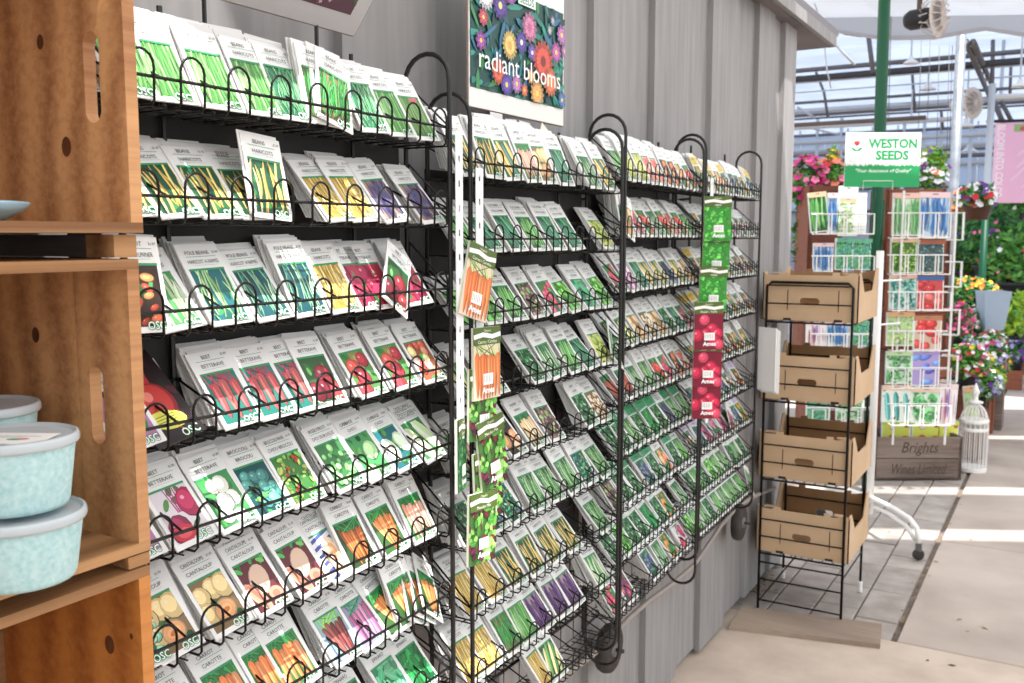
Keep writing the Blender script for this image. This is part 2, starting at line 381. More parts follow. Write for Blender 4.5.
GB = ['#5fb94a', '#7fcf5c', '#49a046', '#93d873']
KINDS = {  # english, french, picture, words for the label
 'bean_fresh': ('BEANS', 'HARICOTS', lambda p, r: p_strands(p, r, ['#8fd67a', '#6fc25c', '#a5e08c', '#5db052'], '#4f9c46', 20, 4.4, False, 6), 'fresh green bean'),
 'bean_string': ('BEANS', 'HARICOTS', lambda p, r: p_strands(p, r, ['#7cc98e', '#93d89c', '#58ad6d'], '#2c7c55', 30, 2.4, False, 16), 'stringy green bean'),
 'bean_basket': ('BEANS', 'HARICOTS', lambda p, r: p_strands(p, r, ['#3fae48', '#59c35e', '#2c8c3a'], '#9b7a5b', 30, 2.8, False, 16), 'dark green bean'),
 'bean_yellow': ('BEANS', 'HARICOTS', lambda p, r: p_strands(p, r, ['#f0cf6e', '#e9bd55', '#f6de94'], '#1c5a3c', 12, 4.2), 'yellow wax bean'),
 'bean_gold': ('BEANS', 'HARICOTS', lambda p, r: p_strands(p, r, ['#efc85c', '#e6b64a', '#f5dc8a'], '#c99a3c', 24, 3.6, False, 5), 'golden wax bean'),
 'bean_purple': ('BEANS', 'HARICOTS', lambda p, r: p_strands(p, r, ['#5c5a8e', '#6f66a0', '#4a4478'], '#b08d78', 24, 3, False, 12), 'purple bean'),
 'bean_violet': ('BEANS', 'HARICOTS', lambda p, r: p_strands(p, r, ['#6a3f85', '#82569c', '#4f2b68'], '#a88a9a', 26, 3, False, 12), 'violet bean'),
 'bean_pole': ('POLE BEANS', 'HARICOT A RAMES', lambda p, r: p_strands(p, r, ['#9fd98a', '#7cc777', '#bde6a6'], '#1f6f78', 11, 3.4, True, 12, bg2=['#2c8a60', '#1d6b58', '#3a9a5e']), 'climbing green bean'),
 'bean_teal': ('POLE BEANS', 'HARICOT A RAMES', lambda p, r: p_strands(p, r, ['#9fd2a8', '#79b98d', '#c4e4c4'], '#185a63', 11, 2.8, True, 14, bg2=['#1b5a55', '#2c7f7a', '#144a4f']), 'slender pole bean'),
 'bean_broad': ('BROAD BEANS', 'FEVES DES MARAIS', lambda p, r: p_strands(p, r, ['#c9e3b2', '#a9d394', '#dcedc8'], '#4d9a55', 12, 6.5, False, 8), 'pale broad bean'),
 'bean_lima': ('LIMA', 'FEVES DE LIMA', lambda p, r: p_blobs(p, r, ['#8fcfa8', '#79bd98', '#a9dcb8'], '#2c7c55', 26, (5, 8), .7, 2), 'pale lima bean'),
 'bean_scarlet': ('HARICOT', 'SCARLET RUNNER', lambda p, r: p_blobs(p, r, ['#c4502c', '#a8351f', '#d98a4a', '#e0452a'], '#3a2418', 9, (7, 13), .5, 2), 'scarlet runner bean'),
 'bean_redtop': ('BEANS', 'HARICOTS', lambda p, r: (p_strands(p, r, ['#86b85a', '#6aa34a'], '#4b8a3c', 14, 5, False, 8), p.ell(p.rc[2] - 22, p.rc[3] - 7, 14, 6, '#e0525a')), 'flat green bean'),
 'beet_cyl': ('BEET', 'BETTERAVE', lambda p, r: p_roots(p, r, ['#d9605c', '#e2736c', '#cb4f52'], '#1f7f70', 3, 17, 4, '#a8405a'), 'long cylinder beet'),
 'beet_round': ('BEET', 'BETTERAVE', lambda p, r: p_blobs(p, r, ['#c8323a', '#b02a38', '#d5473f'], '#4f8a3c', 4, (14, 19), 1.0, 5, stalk='#e29a6c'), 'round red beet'),
 'beet_dark': ('BEET', 'BETTERAVE', lambda p, r: p_blobs(p, r, ['#8a1f2c', '#a03033', '#6e1826'], '#2f5c30', 4, (14, 20), 1.1, 6), 'dark red beet'),
 'beet_crimson': ('BEET', 'BETTERAVE', lambda p, r: p_blobs(p, r, ['#9c1f45', '#8a1a3c', '#b02a4c'], '#c23a50', 3, (17, 21), 1.2, 3, stalk='#c03a6a'), 'crimson beet'),
 'beet_magenta': ('BEET', 'BETTERAVE', lambda p, r: (p_blobs(p, r, ['#b22350', '#97204a'], '#dcd2da', 2, (19, 23), 1.15, 3, stalk='#b83a80'), p.ell(p.rc[0] + 22, p.rc[1] + 12, 21, 13, '#d8303f'), p.ell(p.rc[0] + 22, p.rc[1] + 12, 13, 8, '#f05560')), 'big magenta beet'),
 'beet_multi': ('BEET', 'BETTERAVE', lambda p, r: p_blobs(p, r, ['#d9553c', '#e08a6a', '#c23a3a', '#f0d488', '#e8b0a0'], '#a85c40', 11, (8, 12), 1.0, 2), 'mixed colour beet'),
 'beet_white': ('BEET', 'BETTERAVE', lambda p, r: p_blobs(p, r, ['#eeeee2', '#e2e6d6'], '#3f9a4f', 6, (12, 16), 1.0, 5), 'white beet'),
 'beet_pink': ('BEET', 'BETTERAVE', lambda p, r: p_blobs(p, r, ['#c98ab4', '#d8a6c6', '#b86a9c'], '#b074a4', 6, (10, 16), 1.0, 1), 'pink striped beet'),
 'broccoli': ('BROCCOLI', 'BROCOLI', lambda p, r: p_blobs(p, r, ['#3f8f84', '#57a596', '#2f766f'], '#155257', 9, (9, 14), .9, 4, hi=True), 'blue green broccoli'),
 'raab': ('BROCCOLI RAAB', 'CHOU BROCOLI', lambda p, r: p_leaves(p, r, ['#5fae3c', '#8fc04a', '#3f8f34', '#a8b850'], '#3a7f34', 60, (4, 9), .5, dots=['#d8302c']), 'leafy broccoli raab'),
 'brussels': ('BRUSSELS SPROUTS', 'CHOU DE BRUXELLES', lambda p, r: p_blobs(p, r, ['#7cc86a', '#93d882', '#5fb45a'], '#3a7f44', 20, (5, 8), 1.0, 4), 'green brussels sprout'),
 'cabbage': ('CABBAGE', 'CHOU', lambda p, r: p_blobs(p, r, ['#b4dfa0', '#a2d68e'], '#3f9f55', 2, (18, 23), .85, 9), 'pale green cabbage'),
 'cabbage_blue': ('CABBAGE', 'CHOU', lambda p, r: p_blobs(p, r, ['#cfe8c4', '#bfe0b4'], '#1f6f7c', 2, (18, 23), 1.2, 6), 'white cabbage'),
 'napa': ('CHINESE CABBAGE', 'CHOU CHINOIS', lambda p, r: p_long(p, r, ['#d9ecb8', '#c4e2a0'], '#3f8f4a', 2, 32, .55), 'napa cabbage'),
 'cantaloupe': ('CANTALOUPE', 'CANTALOUP', lambda p, r: p_melon(p, r, '#d9b878', '#f0a468', '#8a6a44'), 'tan cantaloupe'),
 'cantaloupe_pink': ('CANTALOUPE', 'CANTALOUP', lambda p, r: p_cut(p, r, '#dfb9a0', '#ec8a70', '#6a2a34'), 'cut pink cantaloupe'),
 'melon_blue': ('CANTALOUPE', 'CANTALOUP', lambda p, r: ([p.rect(p.rc[0], p.rc[1], p.rc[2], p.rc[3], '#e8e6ee')] + [p.stroke([(p.rc[0] - 5, p.rc[1] + i * 14), (p.rc[2] + 5, p.rc[1] + i * 14 + 16)], 6, '#4a5aa8') for i in range(-1, 7)] + [p.ell(p.rc[0] + 34, p.rc[1] + 40, 21, 31, '#f0d8b0', -.2, 16), p.ell(p.rc[0] + 36, p.rc[1] + 42, 9, 17, '#f0a070', -.2, 12), p.ell(p.rc[0] + 34, p.rc[1] + 10, 17, 9, '#f2c29a', .1, 12)]), 'sliced melon on striped cloth'),
 'carrot': ('CARROT', 'CAROTTE', lambda p, r: p_roots(p, r, ['#f08a4a', '#ee7a38', '#f29a60'], '#2f7f3a', 5, 13, 3), 'orange carrot'),
 'carrot_fan': ('CARROT', 'CAROTTE', lambda p, r: p_roots(p, r, ['#e8803a', '#d96a28', '#ee9450'], '#3a6a30', 9, 7.5, 22), 'fanned slim carrot'),
 'carrot_dark': ('CARROT', 'CAROTTE', lambda p, r: p_roots(p, r, ['#b8571f', '#a0481a', '#cc6a2a'], '#2a4f24', 8, 8, 18), 'dark amber carrot'),
 'carrot_coral': ('CARROT', 'CAROTTE', lambda p, r: p_roots(p, r, ['#f2957a', '#ee8468', '#f5a890'], '#3f8f4a', 6, 11, 5), 'coral carrot'),
 'carrot_red': ('CARROT', 'CAROTTE', lambda p, r: p_roots(p, r, ['#8f3a34', '#7a2c2c', '#a04a40'], '#8fb0c4', 5, 9, 22, '#7cc04a'), 'maroon carrot on pale blue'),
 'carrot_pink': ('CARROT', 'CAROTTE', lambda p, r: p_roots(p, r, ['#d070a0', '#c4588c', '#dc8cb4'], '#9a8fb8', 5, 9, 10, '#3f8f70'), 'pink carrot on lavender'),
 'spinach': ('SPINACH', 'EPINARD', lambda p, r: p_leaves(p, r, ['#1f9a44', '#2fb454', '#178038'], '#0f5c2c', 44, (9, 15), .6), 'deep green spinach'),
 'chard': ('SPINACH MUSTARD', 'EPINARD', lambda p, r: p_leaves(p, r, ['#5fc488', '#86d8a4', '#3fa870'], '#2f8a60', 44, (8, 14), .7), 'mint green leaf'),
 'lettuce': ('LETTUCE', 'LAITUE', lambda p, r: p_leaves(p, r, ['#6fc84a', '#8fdc5c', '#4fae3c'], '#2f7f34', 50, (6, 11), .7), 'bright green lettuce'),
 'lettuce_red': ('LETTUCE', 'LAITUE', lambda p, r: p_leaves(p, r, ['#7a4a50', '#8fae5c', '#94605a', '#a8907c'], '#4a3a3a', 50, (5, 10), .7), 'red and brown lettuce'),
 'herb': ('HERB', 'HERBE', lambda p, r: p_leaves(p, r, ['#4fa458', '#74bf70', '#2f7f44', '#98cc88'], '#1c5030', 70, (3, 7), .5), 'green herb'),
 'herb_blue': ('HERB', 'HERBE', lambda p, r: p_leaves(p, r, ['#4fb078', '#74cb94', '#2f8a5c', '#98d8b0'], '#1a5a3c', 70, (3, 7), .5, dots=['#5a80d8', '#d8685a']), 'curly green herb'),
 'chives': ('ONION', 'OIGNON', lambda p, r: p_strands(p, r, ['#7ccb74', '#97dc88', '#4fae58', '#b4e4a0'], '#1f5f34', 30, 2.8, False, 12), 'green bunching onion'),
 'leek': ('LEEK', 'POIREAU', lambda p, r: p_strands(p, r, ['#4f9f58', '#cfe8c0', '#7cc07a'], '#2a6a3a', 14, 4.2, False, 4), 'green and white leek'),
 'onion': ('ONION', 'OIGNON', lambda p, r: p_blobs(p, r, ['#e0a070', '#d8905a', '#ecb48a'], '#30241c', 4, (15, 20), .85, 1), 'brown onion'),
 'onion_heap': ('ONION SETS', 'OIGNON', lambda p, r: p_blobs(p, r, ['#e0bc94', '#d8ac80', '#ecd0ac'], '#8a6a4a', 26, (5, 8), .8, 2), 'heap of tan onion'),
 'parsnip': ('PARSNIP', 'PANAIS', lambda p, r: p_roots(p, r, ['#f0c490', '#e8b47c', '#f4d2a8'], '#2a6a48', 5, 13, 6), 'cream parsnip'),
 'cucumber': ('CUCUMBER', 'CONCOMBRE', lambda p, r: p_long(p, r, ['#3a8458', '#27664a', '#58a070'], '#1c4f38', 5, 13, .5), 'dark green cucumber'),
 'gherkin': ('CUCUMBER', 'CONCOMBRE', lambda p, r: p_long(p, r, ['#68ac50', '#8cc468', '#4a8f42'], '#245a34', 7, 9, -.3), 'small green cucumber'),
 'zucchini': ('SQUASH', 'COURGE', lambda p, r: p_long(p, r, ['#3f7f34', '#e8dc8a', '#4f9040'], '#244f24', 5, 12, -.6), 'green and yellow zucchini'),
 'eggplant': ('EGGPLANT', 'AUBERGINE', lambda p, r: p_long(p, r, ['#2a3048', '#38405c', '#222a3c'], '#8f9fae', 3, 19, .4), 'dark eggplant'),
 'marrow': ('SQUASH', 'COURGE', lambda p, r: (p_blobs(p, r, ['#a8bc4a', '#8fa83c'], '#d8d86a', 4, (13, 18), .8, 6), p.ell(p.rc[0] + 38, p.rc[1] + 30, 9, 9, '#28321c')), 'yellow green squash'),
 'squash': ('SQUASH', 'COURGE', lambda p, r: p_long(p, r, ['#e8b85a', '#dca04a', '#2f7f74'], '#2f6a4c', 4, 15, .4), 'golden squash'),
 'squash_tan': ('SQUASH', 'COURGE', lambda p, r: p_blobs(p, r, ['#d8a86c', '#c8935a', '#e4be8c'], '#a07a50', 5, (12, 17), 1.2, 2), 'tan winter squash'),
 'pumpkin': ('PUMPKIN', 'CITROUILLE', lambda p, r: p_blobs(p, r, ['#c8642a', '#a84e20', '#dc7c3c'], '#3a2418', 4, (13, 19), .8, 2), 'dark orange pumpkin'),
 'pepper_red': ('PEPPER', 'PIMENT', lambda p, r: p_blobs(p, r, ['#e06a50', '#d85040', '#ec8a70'], '#d8b8a4', 5, (12, 17), .8, 2), 'pale red pepper'),
 'pepper_yellow': ('PEPPER', 'PIMENT', lambda p, r: p_long(p, r, ['#c8c84a', '#b0c04a', '#dcd06a'], '#8aa84a', 5, 13, .3), 'yellow green pepper'),
 'radish': ('RADISH', 'RADIS', lambda p, r: p_blobs(p, r, ['#d83a60', '#c42a50', '#e4587c'], '#3a7f3c', 9, (8, 12), 1.0, 5), 'pink red radish'),
 'tomato': ('TOMATO', 'TOMATE', lambda p, r: p_blobs(p, r, ['#d83c2c', '#c42c24', '#e4583c'], '#3f6a2c', 8, (9, 13), .9, 4), 'red tomato'),
 'tomato_dark': ('TOMATO', 'TOMATE', lambda p, r: p_roots(p, r, ['#c4502c', '#a83c24', '#d86a44'], '#2c2c38', 8, 8, 14), 'dark red pepper'),
 'tomato_orange': ('TOMATO', 'TOMATE', lambda p, r: p_blobs(p, r, ['#f08a4a', '#e8743c', '#f4a468'], '#3f7f4a', 4, (13, 18), 1.1, 5), 'orange tomato'),
 'flower_pink': ('ASTER', 'ASTER', lambda p, r: p_flowers(p, r, ['#d85a9c', '#e488b8', '#c43a84'], '#2f6a3c', 9, (9, 14)), 'pink flower'),
 'flower_mixed': ('COSMOS', 'COSMOS', lambda p, r: p_flowers(p, r, ['#d83c4c', '#f0c43c', '#8a5ab8', '#f0f0f0', '#e87c3c'], '#2a5f38', 16, (6, 10)), 'mixed flower'),
 'flower_red': ('POPPY', 'PAVOT', lambda p, r: p_flowers(p, r, ['#a82c34', '#c43c3c', '#dcae3c'], '#4a2c24', 9, (9, 14)), 'red and gold flower'),
 'flower_violet': ('LOBELIA', 'LOBELIE', lambda p, r: p_flowers(p, r, ['#6a58b4', '#4f6fb0', '#8a7cc4', '#3f8f8c'], '#2a4f48', 16, (5, 9)), 'violet blue flower'),
 'flower_magenta': ('PETUNIA', 'PETUNIA', lambda p, r: p_flowers(p, r, ['#c42a6c', '#d84a8c'], '#7a2a58', 6, (11, 16)), 'magenta flower'),
 'flower_yellow': ('MARIGOLD', 'SOUCI', lambda p, r: p_flowers(p, r, ['#f0b83c', '#e8d05a', '#d88a2c'], '#4f6a2c', 10, (8, 12), centre='#a85c1c'), 'yellow flower'),
 'flower_orange': ('ZINNIA', 'ZINNIA', lambda p, r: p_flowers(p, r, ['#f0803c', '#e86a4c', '#f4b05c', '#d84a7c'], '#3f7f3c', 12, (7, 11)), 'orange flower'),
}
PW, PH, PT = 82.0, 126.0, 2.2
def pack_mesh(kind, top='#f0efee'):
    en, fr, fn, _ = KINDS[kind]; r = random.Random(kind); p = Print(0.02)
    p.rc = (7, 8, 75, 91); p.rect(0, 0, PW, PH, '#efeeec')
    if top != '#f0efee': p.rect(0, 94, PW, PH, top)
    p.clip = p.rc; fn(p, r); p.rect(7, 87.6, 75, 91, '#3a9a62'); p.clip = None
    p.text('osc', 0, -500, 1, '#ffffff')
    p.rect(12, 110, 70, 110.7, '#58b487'); p.rect(18, 96, 66, 96.5, '#8fcbab')
    p.text(en, 36, 113.5, 8.8, '#4c4a50', 0.0, maxw=46); p.text(fr, 41, 99, 9.0, '#55535a', 0.0, maxw=60)
    p.text('$1.89', 78, 115, 5.5, '#6a686e', align='r')
    p.text('OSC', 73, 4, 15, '#1f8a50', 0.07, align='r'); p.text('OSC', 72, 4, 15, '#f4fff6', 0.012, align='r')
    mb = MB(); mb.box((0, PH / 2000, -PT / 2000), (PW / 1000, PH / 1000, PT / 1000), col=lin('#e9e8e6'))
    p.p = [(pts, c, z) for pts, c, z in p.p if pts[0][1] > -100]
    p.into(mb, Matrix.Translation((-PW / 2000, 0, 0.00003)))
    return mb.mesh('seed_packet_' + kind, PRINT)
_PM = {}
def get_pack(kind, top='#f0efee'):
    k = (kind, top)
    if k not in _PM: _PM[k] = pack_mesh(kind, top)
    return _PM[k]
def pack_matrix(P, u, lean, roll=0.0, yaw=0.0):
    u = Vector(u).normalized(); n = Vector((u.y, -u.x, 0)); z = Vector((0, 0, 1)); L = R(lean)
    up = z * math.cos(L) - n * math.sin(L); nn = n * math.cos(L) + z * math.sin(L)
    M = Matrix((u, up, nn)).transposed().to_4x4()
    return Matrix.Translation(P) @ M @ Matrix.Rotation(R(yaw), 4, 'Y') @ Matrix.Rotation(R(-roll), 4, 'Z')
# ================================================================== setting: ground
WALLX = -1.245
def film_mat(name, col, tcol, mixf=0.5):
    m = bpy.data.materials.new(name); m.use_nodes = True; nt = m.node_tree; N = nt.nodes; N.clear()
    o = N.new('ShaderNodeOutputMaterial'); mx = N.new('ShaderNodeMixShader'); d = N.new('ShaderNodeBsdfDiffuse'); t = N.new('ShaderNodeBsdfTranslucent')
    tc = N.new('ShaderNodeTexCoord'); nz = N.new('ShaderNodeTexNoise'); nz.inputs['Scale'].default_value = 0.8; nz.inputs['Detail'].default_value = 5
    rp = N.new('ShaderNodeValToRGB'); c = lin(tcol)
    rp.color_ramp.elements[0].color = (*[v * .8 for v in c], 1); rp.color_ramp.elements[1].color = (*c, 1); rp.color_ramp.elements[0].position = .35; rp.color_ramp.elements[1].position = .65
    nt.links.new(tc.outputs['Object'], nz.inputs[0]); nt.links.new(nz.outputs[0], rp.inputs[0]); nt.links.new(rp.outputs[0], t.inputs[0])
    d.inputs[0].default_value = (*lin(col), 1); mx.inputs[0].default_value = mixf
    nt.links.new(d.outputs[0], mx.inputs[1]); nt.links.new(t.outputs[0], mx.inputs[2]); nt.links.new(mx.outputs[0], o.inputs[0])
    return m
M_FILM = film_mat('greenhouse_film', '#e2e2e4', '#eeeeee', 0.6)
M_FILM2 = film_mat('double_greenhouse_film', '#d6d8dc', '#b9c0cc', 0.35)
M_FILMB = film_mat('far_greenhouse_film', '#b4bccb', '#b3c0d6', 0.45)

floor = tag(MB().box((0, 14, -0.06), (60, 60, 0.08)).build('floor', M_DIRT), kind='structure')
def slab(name, x0, x1, y0, y1, z, m, gap=0.006, th=0.02, bev=0.0):
    g = gap / 2; mb = MB(); b = 0.004
    x0, x1, y0, y1 = x0 + g, x1 - g, y0 + g, y1 - g
    A = [(x0, y0, z - th), (x1, y0, z - th), (x1, y1, z - th), (x0, y1, z - th)]
    B = [(x0, y0, z - b), (x1, y0, z - b), (x1, y1, z - b), (x0, y1, z - b)]
    C_ = [(x0 + b, y0 + b, z), (x1 - b, y0 + b, z), (x1 - b, y1 - b, z), (x0 + b, y1 - b, z)]
    for i in range(4):
        j = (i + 1) % 4; mb.face([A[i], A[j], B[j], B[i]]); mb.face([B[i], B[j], C_[j], C_[i]])
    mb.face(C_)
    return mb.build(name, m, floor)
JX = -0.57
slab('concrete_slab', -3.0, 6.0, -3.0, 4.14, 0.0, M_CONC2, th=0.03)
yy = 4.14
for k, l in enumerate((1.55, 1.55, 1.5, 1.5, 1.5, 1.6, 1.6, 1.6, 2, 2, 2, 3, 3, 4)):
    slab('sidewalk_slab', JX + 0.012, 1.25, yy, yy + l, 0.0, M_CONC, 0.008, 0.03)
    slab('sidewalk_slab', 1.25, 6.0, yy, yy + l, 0.0, M_CONC, 0.008, 0.03); yy += l
rp_ = random.Random(5)
for c in range(4):
    y0 = 4.14 - (0.17 if c % 2 else 0.0)
    while y0 < 8.3:
        l = rp_.choice((0.2, 0.38, 0.38)) if c % 2 else rp_.choice((0.38, 0.3))
        a = max(y0, 4.14); x0 = -1.31 + c * 0.183
        if y0 + l > 4.2:
            o = slab('paver', x0, x0 + 0.183, a, y0 + l, -0.004 + rp_.uniform(-0.004, 0.002), M_PAVER, 0.007, 0.026)
        y0 += l
for y0 in (8.45, 10.2, 12.0, 13.8, 15.6, 17.4): slab('concrete_slab', -1.31, JX, y0, y0 + 1.74, 0.0, M_CONC, 0.01, 0.03)
for k in range(7): slab('gravel_bed_slab', -7.5, -1.33, 5.5 + k * 3, 8.48 + k * 3, -0.012, M_CONC, 0.01, 0.02)
# loose plank on the ground
pk = [on_z(742.5, 611, 0), on_z(881.6, 628.5, 0), on_z(880, 649, 0), on_z(729, 630, 0)]
mb = MB(); top = [p + Vector((0, 0, 0.022)) for p in pk]
mb.face(list(reversed(top))); mb.face(pk)
for i in range(4): mb.face([pk[i], top[i], top[(i + 1) % 4], pk[(i + 1) % 4]])
tag(mb.build('wooden_plank', M_BOARDW), 'weathered wooden plank lying on the ground below the carton stand', 'plank')
# dry leaf litter beside the wall and specks in the joint
mb = MB(); rl = random.Random(9)
for i in range(150):
    if i < 90: q = Vector((-1.26 + abs(rl.gauss(0, .06)), 4.45 + rl.gauss(0, .10), 0.006 + rl.random() * .02))
    elif i < 130: q = Vector((JX + rl.gauss(0, .025), rl.uniform(4.2, 7.5), 0.003))
    else: q = Vector((rl.uniform(-1.2, -.2), rl.uniform(3.3, 6.5), 0.003))
    a = rl.uniform(0, 6.3); s_ = rl.uniform(.006, .02); t = rl.uniform(-.6, .6)
    d = Vector((math.cos(a), math.sin(a), t * .4)) * s_; e = Vector((-math.sin(a), math.cos(a), .2)) * s_ * .4
    mb.face([q - d, q + e, q + d, q - e], rl.choice((0, 0, 1)))
tag(mb.build('leaf_litter', [mat('dry_leaf', '#9c7f52', .9), mat('dark_leaf', '#5d4a33', .9)]), 'dry leaves and straw scattered on the paving by the wall', 'litter', kind='stuff')

# ================================================================== setting: grey board wall and eave
wall = tag(MB().box((WALLX - 0.06, 1.98, 1.36), (0.05, 5.6, 2.72)).build('wall_left', M_GREY), kind='structure')
edges = [-0.6 + 0.31 * i for i in range(10)] + [2.46, 2.76, 3.0, 3.26, 3.56, 3.88, 4.2, 4.54, 4.78, 5.0, 5.2]
edges = sorted(e * .925 for e in edges)
rw = random.Random(3)
for i in range(len(edges) - 1):
    a, b = edges[i], edges[i + 1]; pr = 0.022 if i % 2 else 0.0; zb = 0.015 + rw.uniform(0, 0.03)
    ov = 0.012 if i % 2 else -0.003
    mb = MB().box((WALLX - 0.012 + pr, (a + b) / 2, (2.72 + zb) / 2), (0.022, b - a + 2 * ov, 2.72 - zb))
    mb.build('board', M_GREY, wall)
MB().box((WALLX - 0.03, 4.80, 1.36), (0.10, 0.05, 2.70)).build('corner_post', M_GREY, wall)
ev = MB().box((-1.37, 2.04, 2.715), (0.40, 6.6, 0.03)).build('trim_1', mat('eave_wood', '#7f777a', .7, col2='#6a6366', kind='noise', scale=4)); tag(ev, kind='structure')
MB().box((-1.16, 2.04, 2.735), (0.025, 6.6, 0.07)).build('fascia_board', M_GREY, ev)
MB().box((-1.6, 2.04, 2.9), (0.95, 6.65, 0.03), Matrix.Rotation(R(16), 3, 'Y')).build('roof_sheet', mat('roof_sheet', '#8b8890', .6), ev)

# ================================================================== setting: greenhouse roof
ceil = tag(link('ceiling', None), kind='structure')
def film(y0, y1, z0, z1, name='film_sheet', x0=-1.0, x1=9.0, droop=0.0, m=None, sub=14):
    mb = MB(); rf = random.Random(int((y0 + 20) * 10))
    n = sub; k = 4; off = lambda X: 0.5 * (X + 1.31); G = []
    for i in range(n + 1):
        X = x0 + (x1 - x0) * i / n; row = []
        for j in range(k + 1):
            t = j / k; z = z0 + (z1 - z0) * t - 0.06 * math.sin(i * 2.3) * math.sin(t * 3.1)
            row.append((X, y0 + off(X) + (y1 - y0) * t, z))
        if droop: row.append((X, y1 + off(X) + .05, z1 - droop * (0.55 + 0.45 * abs(math.sin(i * 1.1 + .4))))); row.append((X, y1 + off(X) - .06, z1 - droop * (0.5 + 0.4 * abs(math.sin(i * 1.1 + .4)))))
        G.append(row)
    for i in range(n):
        for j in range(len(G[0]) - 1): mb.face([G[i][j], G[i + 1][j], G[i + 1][j + 1], G[i][j + 1]])
    return mb.build(name, m or M_FILM, ceil, smooth=True)
c1 = 4.24
film(-6.0, 0.02, 3.5, 3.5); film(0.62, c1 - 0.11, 3.5, 3.5); film(c1 + 0.11, c1 + 1.0, 3.5, 3.5, x0=-6); film(c1 + 1.2, c1 + 3.0, 3.5, 3.52, x0=-6); film(c1 + 3.15, c1 + 4.6, 3.52, 3.55, droop=0.2, sub=40, x0=-6, m=M_FILM2)  # mostly unseen sheets added so their shaped gaps cast sun strips below
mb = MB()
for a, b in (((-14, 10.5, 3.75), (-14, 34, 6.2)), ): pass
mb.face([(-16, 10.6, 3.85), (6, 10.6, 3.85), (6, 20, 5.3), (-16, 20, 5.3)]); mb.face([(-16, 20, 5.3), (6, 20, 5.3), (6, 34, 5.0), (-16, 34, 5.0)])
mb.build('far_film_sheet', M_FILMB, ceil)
def xbeam(ypx, Y, r, m, x0=-9, x1=1.5, name='roof_purlin', ref=900):
    z = on_y(ref, ypx, Y).z; return beam(name, (x0, Y, z), (x1, Y, z), r, m, ceil, n=6)
xbeam(62, 13.0, .032, M_STEEL); xbeam(71, 13.0, .045, mat('black_steel', '#3b393c', .5)); 
zt, zb_ = on_y(900, 62, 13).z, on_y(900, 71, 13).z
xbeam(74.5, 14.0, .018, M_LSTEEL); xbeam(85, 15, .012, M_LSTEEL); xbeam(96, 16.5, .026, M_STEEL); xbeam(105, 16.5, .045, M_LSTEEL); xbeam(109.5, 17, .03, M_STEEL)
xbeam(113, 18, .02, M_STEEL); xbeam(119, 12, .028, M_STEELB, -3.4, -1.55); xbeam(122, 12.2, .03, M_LSTEEL, -3.4, -1.2)
for y, Y, r_, m in ((131, 20, .03, M_STEEL), (138, 20, .06, M_LSTEEL), (147, 21, .07, M_LSTEEL), (152, 21, .03, M_STEEL), (158, 22, .05, M_STEEL), (165, 22, .05, M_LSTEEL)): xbeam(y, Y, r_, m)
for xp in (818, 842, 905, 925, 942, 972, 1004): 
    a = on_y(xp, 118 if xp < 990 else 40, 20); beam('roof_post', (a.x, 20, 0), (a.x, 20, a.z), .035, M_LSTEEL, ceil)
# bent pipes carrying the near film
def ppipe(pts, r, m, name='roof_pipe'):
    mb = MB().tube(pts, r, 6); return mb.build(name, m, ceil, smooth=True)
ppipe([at(832, -12, 8.6), at(845, 33, 8.6), at(862, 35, 8.9), at(882, 27, 9.3), at(905, -2, 9.6)], .022, M_STEELB)
ppipe([at(868, 32, 10.5), at(873, 72, 10.5)], .028, M_STEEL)
ppipe([at(816, 72, 15), at(824, 92, 15), at(828, 118, 15)], .022, M_STEEL); ppipe([at(912, 70, 15), at(915, 112, 15)], .024, M_STEEL); ppipe([at(941, 110, 18), at(943, 130, 18)], .03, M_STEEL)
ppipe([at(993, 40, 12), at(992, 92, 12)], .028, M_STEEL); ppipe([at(1011, 62, 14), at(1010, 95, 14)], .024, M_STEEL)
ppipe([at(797, 107, 14), at(815, 118, 14)], .02, M_LSTEEL); ppipe([at(797, 125, 14), at(840, 135, 14)], .015, M_LSTEEL)
# lattice girder running away to the right
ga, gb = [at(966, 42, 9.5), at(991, 100, 15.5)], [at(973, 42, 9.5), at(995, 92, 15.5)]
ppipe(ga, .035, M_STEEL, 'girder_chord'); ppipe(gb, .035, M_STEEL, 'girder_chord')
for i in range(7):
    t0, t1 = i / 7, (i + .5) / 7
    ppipe([Vector(ga[0]).lerp(ga[1], t0), Vector(gb[0]).lerp(gb[1], t1)], .02, M_LSTEEL, 'girder_brace')
ppipe([at(993, 101, 13), at(1004, 124, 13)], .035, M_STEEL, 'girder_chord'); ppipe([at(1001, 101, 13), at(1012, 122, 13)], .03, M_STEEL, 'girder_chord')
beam('roof_pipe', at(992, 97, 12), at(1040, 95, 11.6), .035, M_WHITE, ceil)
# far end wall of the greenhouse
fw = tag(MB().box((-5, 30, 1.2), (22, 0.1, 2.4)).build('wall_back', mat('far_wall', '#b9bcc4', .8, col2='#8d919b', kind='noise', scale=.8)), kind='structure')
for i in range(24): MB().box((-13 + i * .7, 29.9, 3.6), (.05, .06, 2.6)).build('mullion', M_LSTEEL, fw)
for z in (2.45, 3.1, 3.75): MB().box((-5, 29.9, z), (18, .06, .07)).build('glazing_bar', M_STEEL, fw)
for i in range(24): MB().box((-12.65 + i * .7, 29.96, 3.6), (.64, .02, 2.4)).build('pane', mat('far_pane', '#c3d2e8', .2), fw)
